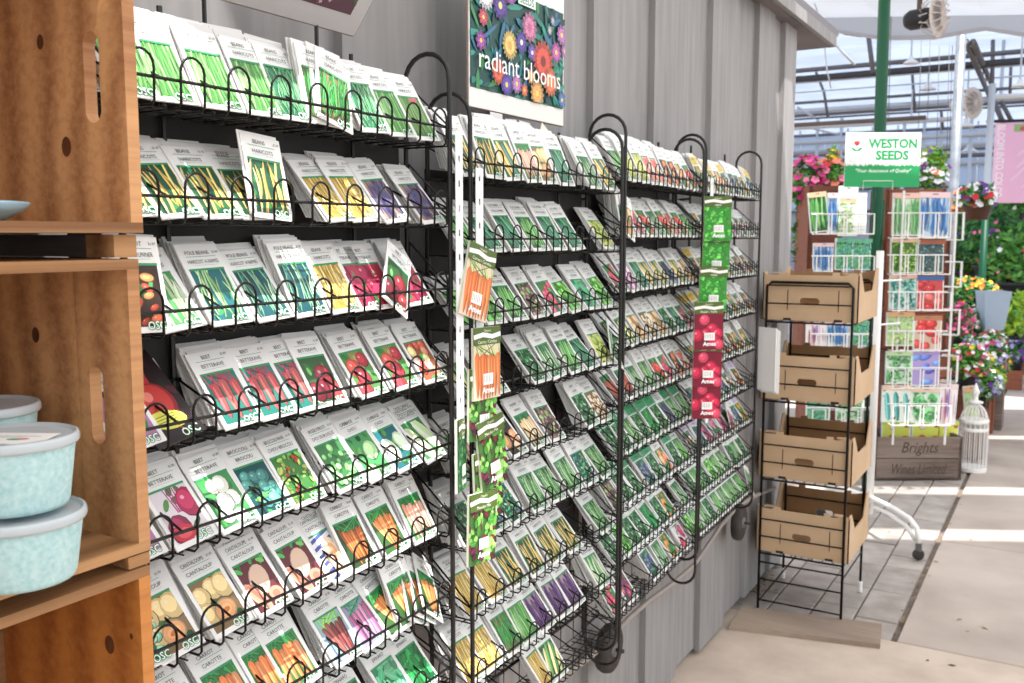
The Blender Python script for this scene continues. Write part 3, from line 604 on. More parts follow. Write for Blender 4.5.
# posts
tag(beam('green_post', (*at(878, 240, 6.2).xy, 0), (*at(883, 30, 6.2).xy, 3.46), .038, M_GREENP, n=14), 'tall dark green steel post rising behind the seed sign', 'post')
gp = at(951, 240, 9.0)
tag(beam('galvanised_post', (gp.x, gp.y, 0), (gp.x, gp.y, 3.6), .045, M_GALV, n=14), 'galvanised grey steel post right of the seed sign', 'post')
gp = at(984, 240, 10.2); tag(beam('galvanised_post', (gp.x, gp.y, 0), (gp.x, gp.y, 3.3), .035, M_LSTEEL, n=10), 'thin pale steel post beside the pink banner', 'post')
gp = at(983, 260, 9.6); tag(beam('green_post', (gp.x, gp.y, 0), (gp.x, gp.y, 1.9), .035, M_GREENP, n=10), 'short green post below the hanging flower basket', 'post')
# hanging lamps
for px, py, Z, lab in ((911, 62, 11, 'white metal shade lamp hanging highest, left of the galvanised post'), (928, 88, 13, 'small white shade lamp hanging just left of the galvanised post'), (911, 121, 15, 'small white shade lamp low beside the seed sign corner'), (966, 125, 13, 'white dome lamp right of the galvanised post'), (1020, 85, 10, 'white shade lamp at the right edge of the picture'), (969, 150, 18, 'tiny far white lamp above the hanging basket')):
    q = at(px, py, Z); s_ = Z / 950
    t = thing('hanging_lamp', lab, 'lamp', q)
    MB().lathe([(.001, 6 * s_), (2.2 * s_, 5.5 * s_), (2.4 * s_, 3 * s_), (7 * s_, -.5 * s_), (8 * s_, -2 * s_), (7.4 * s_, -2 * s_), (2 * s_, 2 * s_)], 14).build('lamp_shade', M_WHITE, t, True)
    MB().tube([(0, 0, 5 * s_), (0, 0, max(.15, 4.0 - q.z))], .004 + .0006 * Z, 5).build('cord', M_LSTEEL, t)
# circulation fans
def fan(px, py, Z, rad, rz, lab, bar):
    q = at(px, py, Z); t = thing('circulation_fan', lab, 'fan', q, rz)
    mb = MB()
    for k in range(4): mb.lathe([(rad * (.25 + .25 * k), -.004), (rad * (.25 + .25 * k) + .006, 0), (rad * (.25 + .25 * k), .004)], 22, axis='Y')
    for k in range(14):
        a = math.pi * 2 * k / 14; mb.tube([(0, -.03, 0), (rad * .7 * math.cos(a), -.05, rad * .7 * math.sin(a)), (rad * math.cos(a), 0, rad * math.sin(a))], .004, 4)
        mb.tube([(0, .09, 0), (rad * .7 * math.cos(a), .1, rad * .7 * math.sin(a)), (rad * math.cos(a), .02, rad * math.sin(a))], .004, 4)
    mb.build('guard', mat('fan_guard', '#c9bfb8', .5), t)
    for k in range(3):
        mb = MB(); M = Matrix.Rotation(k * 2.094, 4, 'Y') @ Matrix.Rotation(.4, 4, 'Z')
        mb.box((0, 0.03, rad * .48), (rad * .4, .008, rad * .8)); mb.xform(M); mb.build('blade', mat('fan_blade', '#b0a6a2', .5), t)
    MB().lathe([(.001, .02), (.06, .03), (.075, .08), (.075, .2), (.05, .24), (.001, .24)], 14, axis='Y').build('motor', M_WHITE if bar else M_BLACK, t, True)
    MB().tube([(0, .14, 0), (0, .14, .9 if bar else .16)], .02, 6).build('hanger', M_STEELB, t)
fan(973, 103, 10, .16, R(60), 'round white fan on a brown hanger right of the galvanised post', 1)
fan(938, 16, 7.0, .15, R(75), 'large pale fan half hidden against the hanging plastic film', 0)
for px, y0, y1, Z in ((890, 0, 118, 8), (920, 40, 128, 9), (929, 30, 120, 9), (938, 45, 160, 9.5), (948, 45, 168, 9.5), (951, 45, 150, 9.7)):
    ppipe([at(px + 1.5, y0, Z), at(px - 1.5, y1, Z)], .0035, M_STEEL, 'hanging_wire')
ppipe([at(812, -5, 7.5), at(823, 30, 7.5), at(827, 70, 7.5), at(831, 88, 7.5)], .006, M_LSTEEL, 'hanging_wire'); ppipe([at(818, 20, 7), at(836, 45, 7), at(855, 65, 7)], .01, M_LSTEEL, 'hanging_wire')
# pink banner
p = Print(0.3); p.rc = (0, 0, 900, 1300); p.rect(0, 0, 900, 1300, '#f3b3d2'); p.rect(0, 0, 60, 1300, '#f6c3da')
p.text('BLOOM INTO COLOR', 30, 1270, 125, '#fbe9f1', 0.02, align='l', rot=-math.pi / 2, maxw=1180)
p.rect(210, 1150, 600, 1270, '#8fb86a'); p.ell(330, 1200, 60, 40, '#d84a5a'); p.ell(450, 1210, 60, 40, '#e8d8e0')
for i in range(14): p.ell(random.Random(i).uniform(180, 820), random.Random(i + 50).uniform(300, 900), 120, 20, '#f7c6dd', .9, 10)
bq = at(991, 203, 11.5); bt = at(991, 124, 11.5); hgt = (bt.z - bq.z) * 1.0
bt_ = thing('banner', 'pink fabric banner with white vertical lettering hanging at the right edge', 'banner', (bq.x, bq.y, bq.z), R(18))
mb = MB(); mb.box((.45, .006, .65), (.9, .006, 1.3), col=lin('#f3b3d2')); p.into(mb, Matrix.Rotation(R(90), 4, 'X'), z0=-.0025); 
mb.xform(Matrix.Diagonal((1.0, 1, hgt / 1.3, 1))); mb.build('cloth', PRINT, bt_)
MB().tube([(-.1, 0, hgt + .02), (1.0, 0, hgt + .02)], .02, 6).build('pole', M_BLACK, bt_)
# ================================================================== wire racks
BACKPACKS = MB()          # the packets stacked behind the front ones
ORD = ['zeroth', 'first', 'second', 'third', 'fourth', 'fifth', 'sixth', 'seventh', 'eighth', 'ninth', 'tenth', 'eleventh', 'twelfth']
D = 0.10; DZ = 0.147
M_SHADEP = mat('black_shade_panel', '#171615', 0.7)  # near-black that paints in the shade behind the rack shelves
RACKS = []
RNAME = ['nearest rack', 'second rack', 'third rack', 'farthest rack']
def arc(cx, cz, r, a0, a1, n=8): return [(cx + r * math.cos(a0 + (a1 - a0) * i / n), cz + r * math.sin(a0 + (a1 - a0) * i / n)) for i in range(n + 1)]
def make_rack(idx, P0, P1, ztop, zbot, zrow1, nrows, nloops, label):
    P0, P1 = Vector(P0), Vector(P1); u = (P1 - P0).normalized(); W = (P1 - P0).length
    t = thing('wire_seed_rack', label, 'rack', (P0.x, P0.y, zbot), math.atan2(u.y, u.x), 'wire seed racks on the grey wall')
    h = ztop - zbot
    prof = [(0, .07)] + [(0, h - .05)] + [(q[0], q[1]) for q in arc(D / 2, h - .05, D / 2, math.pi, 0, 10)] + [(D, .07)] + [(q[0], q[1]) for q in arc(D / 2, .05, D / 2, 0, -math.pi, 8)]
    P = [(0, y, z) for y, z in prof]
    fm = MB().tube(P, .0046, 8, closed=True).mesh('side_frame', M_WIRE2, True)
    for x in (0.006, W - 0.006): link('side_frame', fm, t, (x, 0, 0))
    # header bars between the frames (back) and wall hooks
    mb = MB()
    for z in (.10, h - .16): mb.tube([(0, D, z), (W, D, z)], .004, 6)
    for x in (W * .22, W * .78): mb.tube([(x, D + .002, .1), (x, D + .002, h - .02)], .004, 6)
    mb.build('back_bars', M_WIRE2, t)
    for x in (W * .22, W * .78):
        for z in (h - .2, .2): MB().tube([(x, D, z), (x, D + .115, z - .01), (x, D + .115, z + .03)], .004, 6).build('wall_hook', M_WIRE2, t)
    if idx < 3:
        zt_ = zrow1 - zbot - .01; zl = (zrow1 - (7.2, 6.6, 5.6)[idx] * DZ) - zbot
        MB().box((W / 2, D + .012, (zt_ + zl) / 2), (W - .03, .004, zt_ - zl)).build('back_or_shade_panel', M_SHADEP, t)  # added sheet, stands in for the shaded wall seen between shelves
    pitch = W / nloops
    mb = MB(); r = .0021
    mb.tube([(0, 0, 0), (W, 0, 0)], .0024, 6); mb.tube([(0, D - .004, .040), (W, D - .004, .040)], r, 5)
    for y in (.022, .05, .078, D - .004): mb.tube([(0, y, -.033), (W, y, -.033)], .0015, 5)
    for k in range(nloops + 1):
        x = min(max(pitch * k, .004), W - .004)
        mb.tube([(x, 0, -.002), (x, D - .004, .040)], .0018, 5); mb.tube([(x, D - .004, .040), (x, D - .004, -.033), (x, 0.002, -.033)], .0014, 5)
    for x in (.004, W - .004): mb.tube([(x, 0, 0), (x, 0, -.033)], r, 5); mb.tube([(x, 0, 0), (x, D - .004, .085)], .0019, 5); mb.tube([(x, 0, -.02), (x, D - .004, .03)], .0016, 5); mb.tube([(x, D - .004, .040), (x, D - .004, .085)], .0016, 5)
    sm = mb.mesh('shelf', M_WIRE)
    lw = .0195 if idx == 0 else .0165
    pts = [(-lw, D - .01, -.034), (-lw, .004, -.034), (-lw, -.002, -.028), (-lw, -.003, .012)] + [(x, -.003, z) for x, z in arc(0, .012, lw, math.pi, 0, 8)][1:-1] + [(lw, -.003, .012), (lw, -.002, -.028), (lw, .004, -.034), (lw, D - .01, -.034)]
    lm = MB().tube(pts, .0019 if idx == 0 else .00165, 5).mesh('divider_loop', M_WIRE, True)
    for k in range(nrows):
        s_ = link('shelf', sm, t, (0, 0, zrow1 - k * DZ - zbot))
        for j in range(nloops): link('divider_loop', lm, s_, (pitch * (j + .5), 0, 0))
    RACKS.append(dict(P0=P0, u=u, W=W, z=zrow1, n=nrows, t=t, h=h, zbot=zbot, n_=Vector((u.y, -u.x, 0))))
    return t
make_rack(0, (-1.0, 0.757, 0), (-1.0, 1.478, 0), 2.035, 0.72, 1.898, 8, 9, 'nearest black wire seed rack, beside the wooden crates')
make_rack(1, (-1.0, 1.535, 0), (-1.0, 2.255, 0), 1.972, 0.585, 1.842, 9, 10, 'second black wire seed rack, below the radiant blooms poster')
make_rack(2, (-1.005, 2.275, 0), (-1.04, 2.985, 0), 2.012, 0.53, 1.872, 9, 10, 'third black wire seed rack, with the radish packets hanging at its end')
make_rack(3, (-1.045, 3.01, 0), (-1.068, 3.735, 0), 2.03, 0.60, 1.873, 9, 11, 'farthest black wire seed rack, filled with flower packets')

rk = random.Random(11)
def rail_pt(ri, row, y): return None
def place_pack(ri, row, s, kind, lean=36, roll=0, yaw=0, back=4, lift=0.0, fwd=0.0, top='#f0efee', gap=.0056):
    """s = distance of the packet's bottom centre along the rack"""
    rc = RACKS[ri]; base = rc['P0'] + rc['u'] * s - rc['n_'] * (0.010 - fwd); base.z = rc['z'] - row * DZ - 0.026 + lift
    M = pack_matrix(base, rc['u'], lean, roll, yaw)
    o = link('seed_packet', get_pack(kind, top)); o.matrix_world = M @ Matrix.Diagonal((.93, 1, 1, 1))
    pc = {'kind': kind}
    # ones behind
    cc = [c for c in (random.Random(kind).choice(['#2f7f4a', '#6a8a4a', '#8a6a4a', '#3f6f5a']),)]
    for i in range(int(back * 1.3 + .5)):
        j = i + 1
        b2 = base - rc['n_'] * (gap * j) + rc['u'] * rk.uniform(-.004, .003); b2.z += rk.uniform(-.001, .004) + (.0016 * j if row == 0 else .0004 * j)
        M2 = pack_matrix(b2, rc['u'], max(lean - j * 1.0 + rk.uniform(-.4, .4), 10), roll * .5 + rk.uniform(-2, 2))
        st = len(BACKPACKS.v); w_, h_ = PW * .93 / 1000, PH / 1000
        BACKPACKS.box((0, h_ / 2, -.0009), (w_, h_, .0018), col=lin(shade('#e9e8e6', rk.uniform(.93, 1.02))))
        BACKPACKS.face([(-w_ / 2 + .008, .009, .0001), (w_ / 2 - .008, .009, .0001), (w_ / 2 - .008, .08, .0001), (-w_ / 2 + .008, .08, .0001)], 0, lin(cc[0]))
        if j <= 2:
            tp = Print(.02); tp.text(KINDS[kind][0], -4, 113.5, 8.8, '#4c4a50', maxw=46); tp.text(KINDS[kind][1], 0, 99, 9, '#55535a', maxw=60); tp.rect(-27, 110, 27, 110.7, '#58b487')
            tp.into(BACKPACKS, None, z0=.0001)
        BACKPACKS.xform(M2, st)
    return o
def s_of(ri, row, px):
    """distance along the rack's front rail seen at picture column px"""
    rc = RACKS[ri]; d = ray(px, 300); P0, u = rc['P0'], rc['u']
    # vertical plane through the rail; py barely matters for a vertical plane, refine with the rail's own height
    z = rc['z'] - row * DZ - .02; py = 300
    for _ in range(6):
        d = ray(px, py); nrm = rc['n_']; t = P0.dot(nrm) / d.dot(nrm); q = Vector((0, 0, CAMH)) + d * t; py += (q.z - z) * FPX / t * 0.98
    q.z = 0; return (q - Vector((P0.x, P0.y, 0))).dot(u)
ROW1 = [  # nearest rack, as read in the photograph: kind, column of its bottom centre, lean, roll, packets behind, extras
 [('bean_fresh', 141, 26, 0, 4), ('bean_fresh', 181, 27, -2, 6), ('bean_fresh', 231, 27, -1, 6), ('bean_fresh', 274, 27, -1, 5), ('bean_string', 304, 26, 0, 4), ('bean_basket', 331, 16, 4, 3), ('bean_basket', 337, 18, 17, 1, dict(fwd=.008)), ('bean_string', 382, 25, -4, 3), ('bean_fresh', 409, 28, -4, 3), ('bean_redtop', 434, 29, -4, 4)],
 [('bean_yellow', 144, 37, -4, 5), ('bean_yellow', 190, 38, -6, 6), ('bean_yellow', 231, 37, -3, 6), ('bean_yellow', 269, 38, -2, 6), ('bean_yellow', 275, 17, 5, 1, dict(fwd=.009)), ('bean_gold', 350, 38, -6, 6), ('bean_gold', 373, 35, -4, 5), ('bean_purple', 404, 35, -7, 4), ('bean_purple', 440, 38, -6, 6)],
 [('bean_scarlet', 153, 14, 2, 2), ('bean_broad', 192, 37, -6, 5), ('bean_pole', 239, 32, -2, 9), ('bean_teal', 283, 36, -4, 4), ('bean_teal', 319, 26, -3, 7), ('bean_gold', 354, 31, -3, 4), ('beet_crimson', 375, 33, -2, 4), ('beet_crimson', 395, 33, -2, 3), ('beet_dark', 396, 18, 34, 0, dict(fwd=.008, yaw=8)), ('beet_crimson', 427, 33, -3, 6)],
 [('beet_pink', 150, 38, -6, 5), ('beet_dark', 189, 40, -10, 1, dict(special=1)), ('beet_cyl', 251, 35, -3, 9, dict()), ('beet_cyl', 287, 35, -2, 4), ('beet_cyl', 320, 35, -3, 3), ('beet_dark', 339, 33, 0, 3), ('beet_round', 381, 36, -3, 6), ('beet_round', 414, 35, -3, 5), ('beet_multi', 442, 36, -3, 7)],
 [('beet_pink', 151, 40, -4, 5), ('beet_magenta', 204, 38, -5, 6), ('beet_white', 248, 38, -5, 6), ('broccoli', 283, 38, -3, 5), ('raab', 317, 36, -4, 9), ('brussels', 359, 36, -5, 9), ('cabbage', 389, 38, -6, 5), ('cabbage_blue', 416, 40, -6, 4), ('napa', 443, 41, -7, 6)],
 [('bean_lima', 160, 38, -2, 5), ('cantaloupe', 190, 38, -5, 6), ('cantaloupe', 241, 38, -5, 7), ('cantaloupe_pink', 283, 38, -5, 7), ('cantaloupe_pink', 323, 37, -6, 7), ('melon_blue', 354, 39, -6, 5), ('carrot_dark', 372, 32, -1, 3), ('carrot_fan', 404, 33, -3, 6), ('carrot_coral', 432, 30, -1, 4)],
 [('carrot', 160, 38, -4, 5), ('carrot', 205, 38, -4, 5), ('carrot', 252, 38, -4, 5), ('carrot', 290, 37, -4, 5), ('carrot', 313, 36, -5, 5), ('carrot_red', 357, 37, -4, 7), ('carrot_pink', 383, 38, -5, 4), ('carrot_fan', 408, 36, -10, 6), ('carrot_fan', 418, 22, -3, 2), ('carrot_dark', 421, 26, 24, 0, dict(fwd=.006, yaw=16)), ('carrot_dark', 427, 28, 28, 0, dict(fwd=.009, yaw=18)), ('carrot_fan', 433, 30, 32, 0, dict(fwd=.012, yaw=20))],
 [('spinach', 250, 38, -3, 4), ('spinach', 295, 38, -3, 4), ('herb', 340, 38, -3, 4), ('spinach', 375, 38, -3, 3), ('chard', 412, 38, -5, 5), ('spinach', 435, 38, -5, 4)],
]
def pack_label(kind, ri, row, i):
    rown = 'top' if row == 0 else ORD[row + 1]
    return '%s packet, %s from left, %s shelf of the %s' % (KINDS[kind][3], ORD[i + 1], rown, RNAME[ri])
GRP = 'seed packets on the wire racks'
def special_mesh():
    p = Print(.02); p.rc = (2, 2, 94, 140); p.rect(0, 0, 96, 142, '#2a1c20'); p.clip = p.rc; r = random.Random(4)
    for i in range(9): p.ell(r.uniform(0, 96), r.uniform(70, 142), 14, 6, r.choice(['#3a2024', '#1c2a20', '#54222a']), r.uniform(0, 3), 8)
    p.stroke([(10, 130), (30, 105), (48, 80)], [8, 6, 12], '#b02030'); p.stroke([(70, 135), (60, 105), (54, 82)], [7, 6, 12], '#c42c38'); p.stroke([(34, 138), (42, 110), (50, 84)], [6, 5, 9], '#8a1a28')
    p.ell(52, 62, 30, 32, '#9a1c26', 0, 16); p.ell(50, 64, 26, 28, '#d0342f', 0, 16); p.ell(42, 74, 9, 8, '#ee7a68', .4, 10); p.stroke([(54, 34), (58, 18), (66, 6)], [10, 4, 1], '#b42a2a')
    p.ell(46, 34, 34, 15, '#e6e24a', -.15, 14)
    for k in range(4): p.rect(28, 27 + k * 4.5, 62, 28.4 + k * 4.5, '#7c8a2c')
    p.clip = None; p.text('OSC', 70, 3, 17, '#1f8a50', .045); p.text('OSC', 70, 3, 17, '#f4fff6')
    mb = MB(); mb.box((0, .071, -.0012), (.096, .142, .0022), col=lin('#3a2428')); p.into(mb, Matrix.Translation((-.048, 0, .00003))); return mb.mesh('seed_packet_special', PRINT)
NPACK = 0
for row, lst in enumerate(ROW1):
    for i, e in enumerate(lst):
        ex = dict(e[5]) if len(e) > 5 else {}; sp = ex.pop('special', 0)
        s = s_of(0, row, e[1]); o = place_pack(0, row, s, e[0], e[2], e[3], back=e[4], **ex)
        if sp: o.data = special_mesh(); tag(o, 'glossy dark packet with a red beet and yellow sticker on the nearest rack', 'seed packet', GRP)
        else: tag(o, pack_label(e[0], 0, row, i), 'seed packet', GRP)
        NPACK += 1
OTHER = {
 1: [['bean_yellow', 'bean_yellow', 'squash', 'carrot_coral', 'cantaloupe', 'cucumber', None, 'leek', 'squash'],
     ['gherkin', 'cucumber', 'cucumber', 'gherkin', 'cucumber', 'cucumber', None, 'marrow'],
     ['lettuce', 'lettuce', 'gherkin', 'lettuce_red', 'radish', 'lettuce', 'chard', 'lettuce'],
     ['zucchini', 'zucchini', None, 'herb', 'leek', 'gherkin', 'cucumber', 'marrow'],
     ['carrot_coral', 'leek', 'onion', 'parsnip', 'lettuce_red', None, 'herb', 'onion_heap'],
     ['herb', 'herb_blue', 'herb_blue', 'chives', 'chives', 'chives', 'herb_blue', 'chives'],
     ['bean_gold', 'bean_gold', 'bean_yellow', 'bean_yellow', 'bean_yellow', 'bean_yellow', None, 'chives'],
     ['bean_gold', 'bean_gold', 'bean_basket', 'bean_fresh', 'bean_violet', 'bean_violet', 'bean_violet', None, 'bean_broad'],
     ['bean_string', 'bean_string', None, None, 'bean_gold', 'zucchini']],
 2: [['gherkin', 'pepper_yellow', 'pepper_yellow', 'pepper_red', 'pepper_red', 'pumpkin', 'pumpkin', 'tomato_orange', 'tomato'],
     ['squash_tan', 'radish', 'radish', 'tomato', 'leek', 'tomato', 'pepper_red', 'tomato', 'gherkin'],
     ['radish', 'beet_pink', 'cucumber', 'squash', 'squash', 'eggplant', 'squash', 'squash_tan'],
     ['zucchini', 'zucchini', 'squash_tan', 'onion_heap', 'squash_tan', 'herb', 'cucumber', 'radish'],
     ['tomato_dark', 'tomato_dark', 'leek', 'chives', 'tomato', 'radish', 'pumpkin', 'pepper_red'],
     ['herb', 'herb', 'chives', 'herb', 'spinach', 'herb', 'eggplant', 'chives', 'chives'],
     ['lettuce_red', 'herb', 'herb', 'flower_violet', 'herb', 'tomato_orange', 'herb', 'gherkin'],
     ['herb', 'lettuce', 'herb', 'herb', 'spinach', 'herb', 'flower_orange', None, 'leek'],
     ['radish', 'flower_magenta', None, 'flower_violet', 'leek', 'flower_orange', 'beet_magenta']],
 3: [['flower_yellow', 'flower_yellow', 'flower_yellow', 'tomato_orange', 'flower_mixed', 'flower_violet', 'flower_mixed', 'flower_yellow', 'flower_violet'],
     ['flower_yellow', 'flower_mixed', 'flower_pink', 'flower_pink', 'flower_pink', 'flower_mixed', 'flower_mixed'],
     ['flower_red', 'flower_orange', 'flower_mixed', 'flower_yellow', 'flower_orange', 'flower_mixed', 'flower_red', 'flower_red'],
     ['flower_mixed', 'flower_yellow', 'flower_mixed', 'flower_yellow', 'flower_violet', 'flower_yellow', 'flower_mixed', 'flower_red'],
     ['flower_yellow', 'flower_red', 'flower_red', 'flower_yellow', 'flower_red', 'flower_red', 'flower_yellow', 'flower_orange'],
     ['flower_violet', 'flower_violet', 'flower_violet', 'herb_blue', 'flower_violet', 'flower_mixed', 'flower_red', None],
     ['flower_mixed', 'flower_violet', 'flower_magenta', 'flower_pink', 'flower_magenta', 'flower_mixed', 'flower_violet', 'flower_yellow'],
     ['herb', 'bean_fresh', 'herb', 'lettuce', 'gherkin', 'chives', 'herb', 'chives', 'herb'],
     ['lettuce', 'gherkin', 'chives', 'herb', 'gherkin', 'chives', 'bean_fresh', 'chives', 'gherkin']]}
for ri in (1, 2, 3):
    for row, lst in enumerate(OTHER[ri]):
        n = len(lst); W = RACKS[ri]['W']; i = 0
        for k, kd in enumerate(lst):
            s = .04 + (W - .085) * k / max(n - 1, 1) + rk.uniform(-.008, .008)
            if ri == 1 and row == 8: s = (.06, .135, 0, 0, .37, .42)[k]
            if kd is None: continue
            ln = 36 + rk.uniform(-4, 5); rl_ = rk.uniform(-6, 1); bk = rk.choice((2, 3, 4, 6, 8)); fw_ = 0
            if row == 0: ln -= 10
            top = '#f0efee'
            if ri == 3 and row < 7 and rk.random() < .45: top = '#f0c84a' if row < 5 else '#c9b8dc'
            if ri == 3 and rk.random() < .2: rl_ += 12
            if ri == 2 and row in (5, 6) and rk.random() < .6: top = '#3aa56a'
            if (ri, row, k) in ((2, 1, 0),): ln, rl_, fw_ = 16, 22, .01
            o = place_pack(ri, row, s, kd, ln, rl_, back=bk, top=top, fwd=fw_)
            tag(o, pack_label(kd, ri, row, i), 'seed packet', GRP); i += 1; NPACK += 1
            # loose tilted packet standing proud
            if (ri, row, k) in ((1, 3, 7), (3, 8, 8), (3, 6, 4)):
                i += 1; o = place_pack(ri, row, s + .035, 'leek' if ri == 1 else ('chives' if row == 8 else 'flower_magenta'), 22, 34, yaw=8, back=0, fwd=.008); NPACK += 1
                tag(o, 'crooked seed packet sticking forward, %s shelf of the %s' % (ORD[row + 1], RNAME[ri]), 'seed packet', GRP)
tag(BACKPACKS.build('stacked_seed_packets', PRINT), 'white seed packets stacked behind the front packets on every rack', 'seed packets', kind='stuff')
print('PACKS', NPACK)

# wheels of the racks, and the hose along the wall
for (px, py, rad, lab, ri) in ((609, 648, .075, 0, 1), (739, 522, .078, 0, 3)):
    q = on_x(px, py, -1.16); rc = RACKS[ri]; Mi = rc['t'].matrix_basis.inverted(); bpy.context.view_layer.update(); Mi = rc['t'].matrix_world.inverted(); l = Mi @ q
    wh = MB().lathe([(.02, -.018), (rad * .72, -.02), (rad * .95, -.016), (rad, -.006), (rad, .006), (rad * .95, .016), (rad * .72, .02), (.02, .018)], 24, axis='Y').build('wheel', M_RUBBER, rc['t'], True, l)
    MB().lathe([(.001, -.024), (.022, -.024), (.022, .024), (.001, .024)], 12, axis='Y').build('hub', M_STEEL, wh, True)
    MB().tube([(0, 0, 0), (0, -.05, .0)], .006, 6).build('axle', M_WIRE2, rc['t'], True, l)
hp = [on_x(x, y, -1.17) for x, y in ((775, 488), (757, 495), (738, 506), (722, 524), (708, 545), (694, 565), (672, 584), (650, 600), (630, 617), (612, 636), (596, 652), (575, 668), (540, 690))]
tag(MB().tube(hp, .0085, 8).build('hose', M_HOSE, None, True), 'grey hose running along the wall below the racks', 'hose')

# ================================================================== posters on the racks
def poster(name, p, w_, h_, label, M, border='#e9e8e4'):
    t = thing(name, label, 'poster'); t.matrix_world = M
    mb = MB(); mb.box((w_ / 2, h_ / 2, -.002), (w_, h_, .004), col=lin(border)); p.into(mb, z0=.0003); mb.build('panel', PRINT, t)
    fr = MB(); 
    for a, b in (((0, 0), (w_, 0)), ((0, 0), (0, h_)), ((w_, 0), (w_, h_)), ((0, h_), (w_, h_))): fr.tube([(a[0], a[1], -.003), (b[0], b[1], -.003)], .0032, 5)
    fr.build('frame', mat('poster_frame', '#8a7a70', .5), t)
    dn = (M.to_3x3().inverted() @ Vector((0, 0, -1))) * .16
    for x in (w_ * .22, w_ * .78): MB().tube([Vector((x, .004, -.006)), Vector((x, .004, -.006)) + dn], .0035, 6).build('prong', M_WIRE2, t)
    return t
def face_m(P, u, tilt=0):   # local x=u, y=up tilted forward by tilt, z=out
    return pack_matrix(P, u, -tilt)
# radiant blooms
r = random.Random(21); p = Print(.03); p.rc = (4, 40, 426, 270); p.clip = p.rc
p.rect(0, 0, 430, 350, '#0f4a46')
for i in range(150): p.ell(r.uniform(0, 430), r.uniform(30, 280), r.uniform(14, 40), r.uniform(4, 9), r.choice(['#1f7f74', '#2a9a84', '#17605a', '#3a8f4a', '#0d3f48', '#2f6f9a']), r.uniform(0, 3.1), 6)
def bloom(cx, cy, ra, col, k=14, cen='#f2d24a', layers=2):
    for L_ in range(layers):
        rr = ra * (1 - .34 * L_); p.layer()
        for j in range(k):
            a = 2 * math.pi * j / k + L_ * .2; w2 = math.pi / k * .9
            p.poly([(cx + rr * .2 * math.cos(a), cy + rr * .2 * math.sin(a)), (cx + rr * .8 * math.cos(a - w2), cy + rr * .8 * math.sin(a - w2)), (cx + rr * math.cos(a), cy + rr * math.sin(a)), (cx + rr * .8 * math.cos(a + w2), cy + rr * .8 * math.sin(a + w2))], shade(col, .8 + .25 * L_ + r.uniform(-.06, .06)), new=False)
    p.ell(cx, cy, ra * .24, ra * .24, cen, 0, 9)
for c in ((60, 240, 36, '#e8e8f0', 16, '#d8d0b0'), (120, 228, 34, '#5a3aa0', 12, '#f0e070'), (165, 262, 26, '#b05ac0', 12), (250, 205, 36, '#d87aa8', 12, '#c85a8a'), (50, 190, 20, '#d8506a', 8), (40, 140, 22, '#a84ab0', 8), (160, 150, 34, '#f0c868', 18, '#e0a83c'), (212, 165, 28, '#5a48b0', 10, '#f0e8c0'), (262, 150, 22, '#6a58c0', 10, '#f0e8f0'), (315, 138, 52, '#e8503c', 18, '#8a2a24'), (380, 170, 26, '#d060b8', 10), (408, 215, 26, '#c070c0', 10), (425, 180, 20, '#b86ac4', 8), (110, 85, 30, '#e8603c', 12, '#c04a2c'), (145, 62, 26, '#6a4ac0', 10), (190, 70, 24, '#c07ac8', 10), (225, 60, 16, '#f0704c', 8), (285, 60, 34, '#f0a858', 14), (350, 95, 36, '#f07848', 14, '#e8a03c'), (255, 95, 18, '#f0b060', 9), (410, 60, 22, '#4a7ac0', 9), (345, 215, 12, '#a8a8c8', 7), (360, 240, 12, '#9a9ac0', 7)):
    bloom(*c)
p.text('radiant blooms', 215, 84, 62, '#f4f6f4', 0.0, maxw=370)
p.clip = None; p.rect(195, 248, 275, 350, '#f2f2ee'); p.text('OSC', 235, 276, 40, '#2f8f7a', -.005, maxw=70); p.text('SEEDS', 235, 252, 24, '#2f8f7a', .02, maxw=74)
bp = on_x(469, 105.6, -1.115)
poster('radiant_blooms_poster', p, .43, .36, 'framed flower poster reading radiant blooms above the second rack', face_m(Vector((-1.115, bp.y, bp.z)), (0, 1, 0)))
# beet poster above rack one, tilted forward
r = random.Random(8); p = Print(.03); p.rc = (0, 34, 396, 300); p.clip = p.rc; p.rect(0, 0, 430, 300, '#5a3a4a')
for i in range(50): p.stroke([(r.uniform(100, 430), r.uniform(20, 200)), (r.uniform(150, 430), r.uniform(40, 220))], [7, 3], r.choice(['#8a5a6a', '#a8788a', '#6a4050', '#3f5a3a', '#c09aa8']))
for i in range(16): p.ell(r.uniform(0, 330), r.uniform(50, 250), r.uniform(18, 34), r.uniform(16, 26), r.choice(['#8f3a50', '#a84e62', '#74283c', '#c88a98']), r.uniform(0, 3), 12)
bp = on_x(354, 36, -1.115)
poster('beet_poster', p, .43, .30, 'tilted header panel with a beet picture above the nearest rack', face_m(Vector((-1.115, bp.y - .43, bp.z)), (0, 1, 0), 38), '#b9b8ba')
# price cards tucked under the radiant blooms poster
for px, py, c, lab in ((497, 128, 0, 'left white card tucked below the radiant blooms poster'), (512, 134, -3, 'middle grey card tucked below the radiant blooms poster'), (525, 136, 2, 'third grey card tucked below the radiant blooms poster'), (544, 140, 30, 'crooked cream card hanging below the radiant blooms poster')):
    q = on_x(px, py, -1.10); mb = MB(); mb.box((0, 0, 0), (.05, .065, .0015), col=lin('#d9d7d6' if c < 20 else '#e8e2d0')); o = mb.build('price_card', PRINT); o.matrix_world = pack_matrix(q, (0, 1, 0), 4, c); tag(o, lab, 'card', 'cards below the poster')

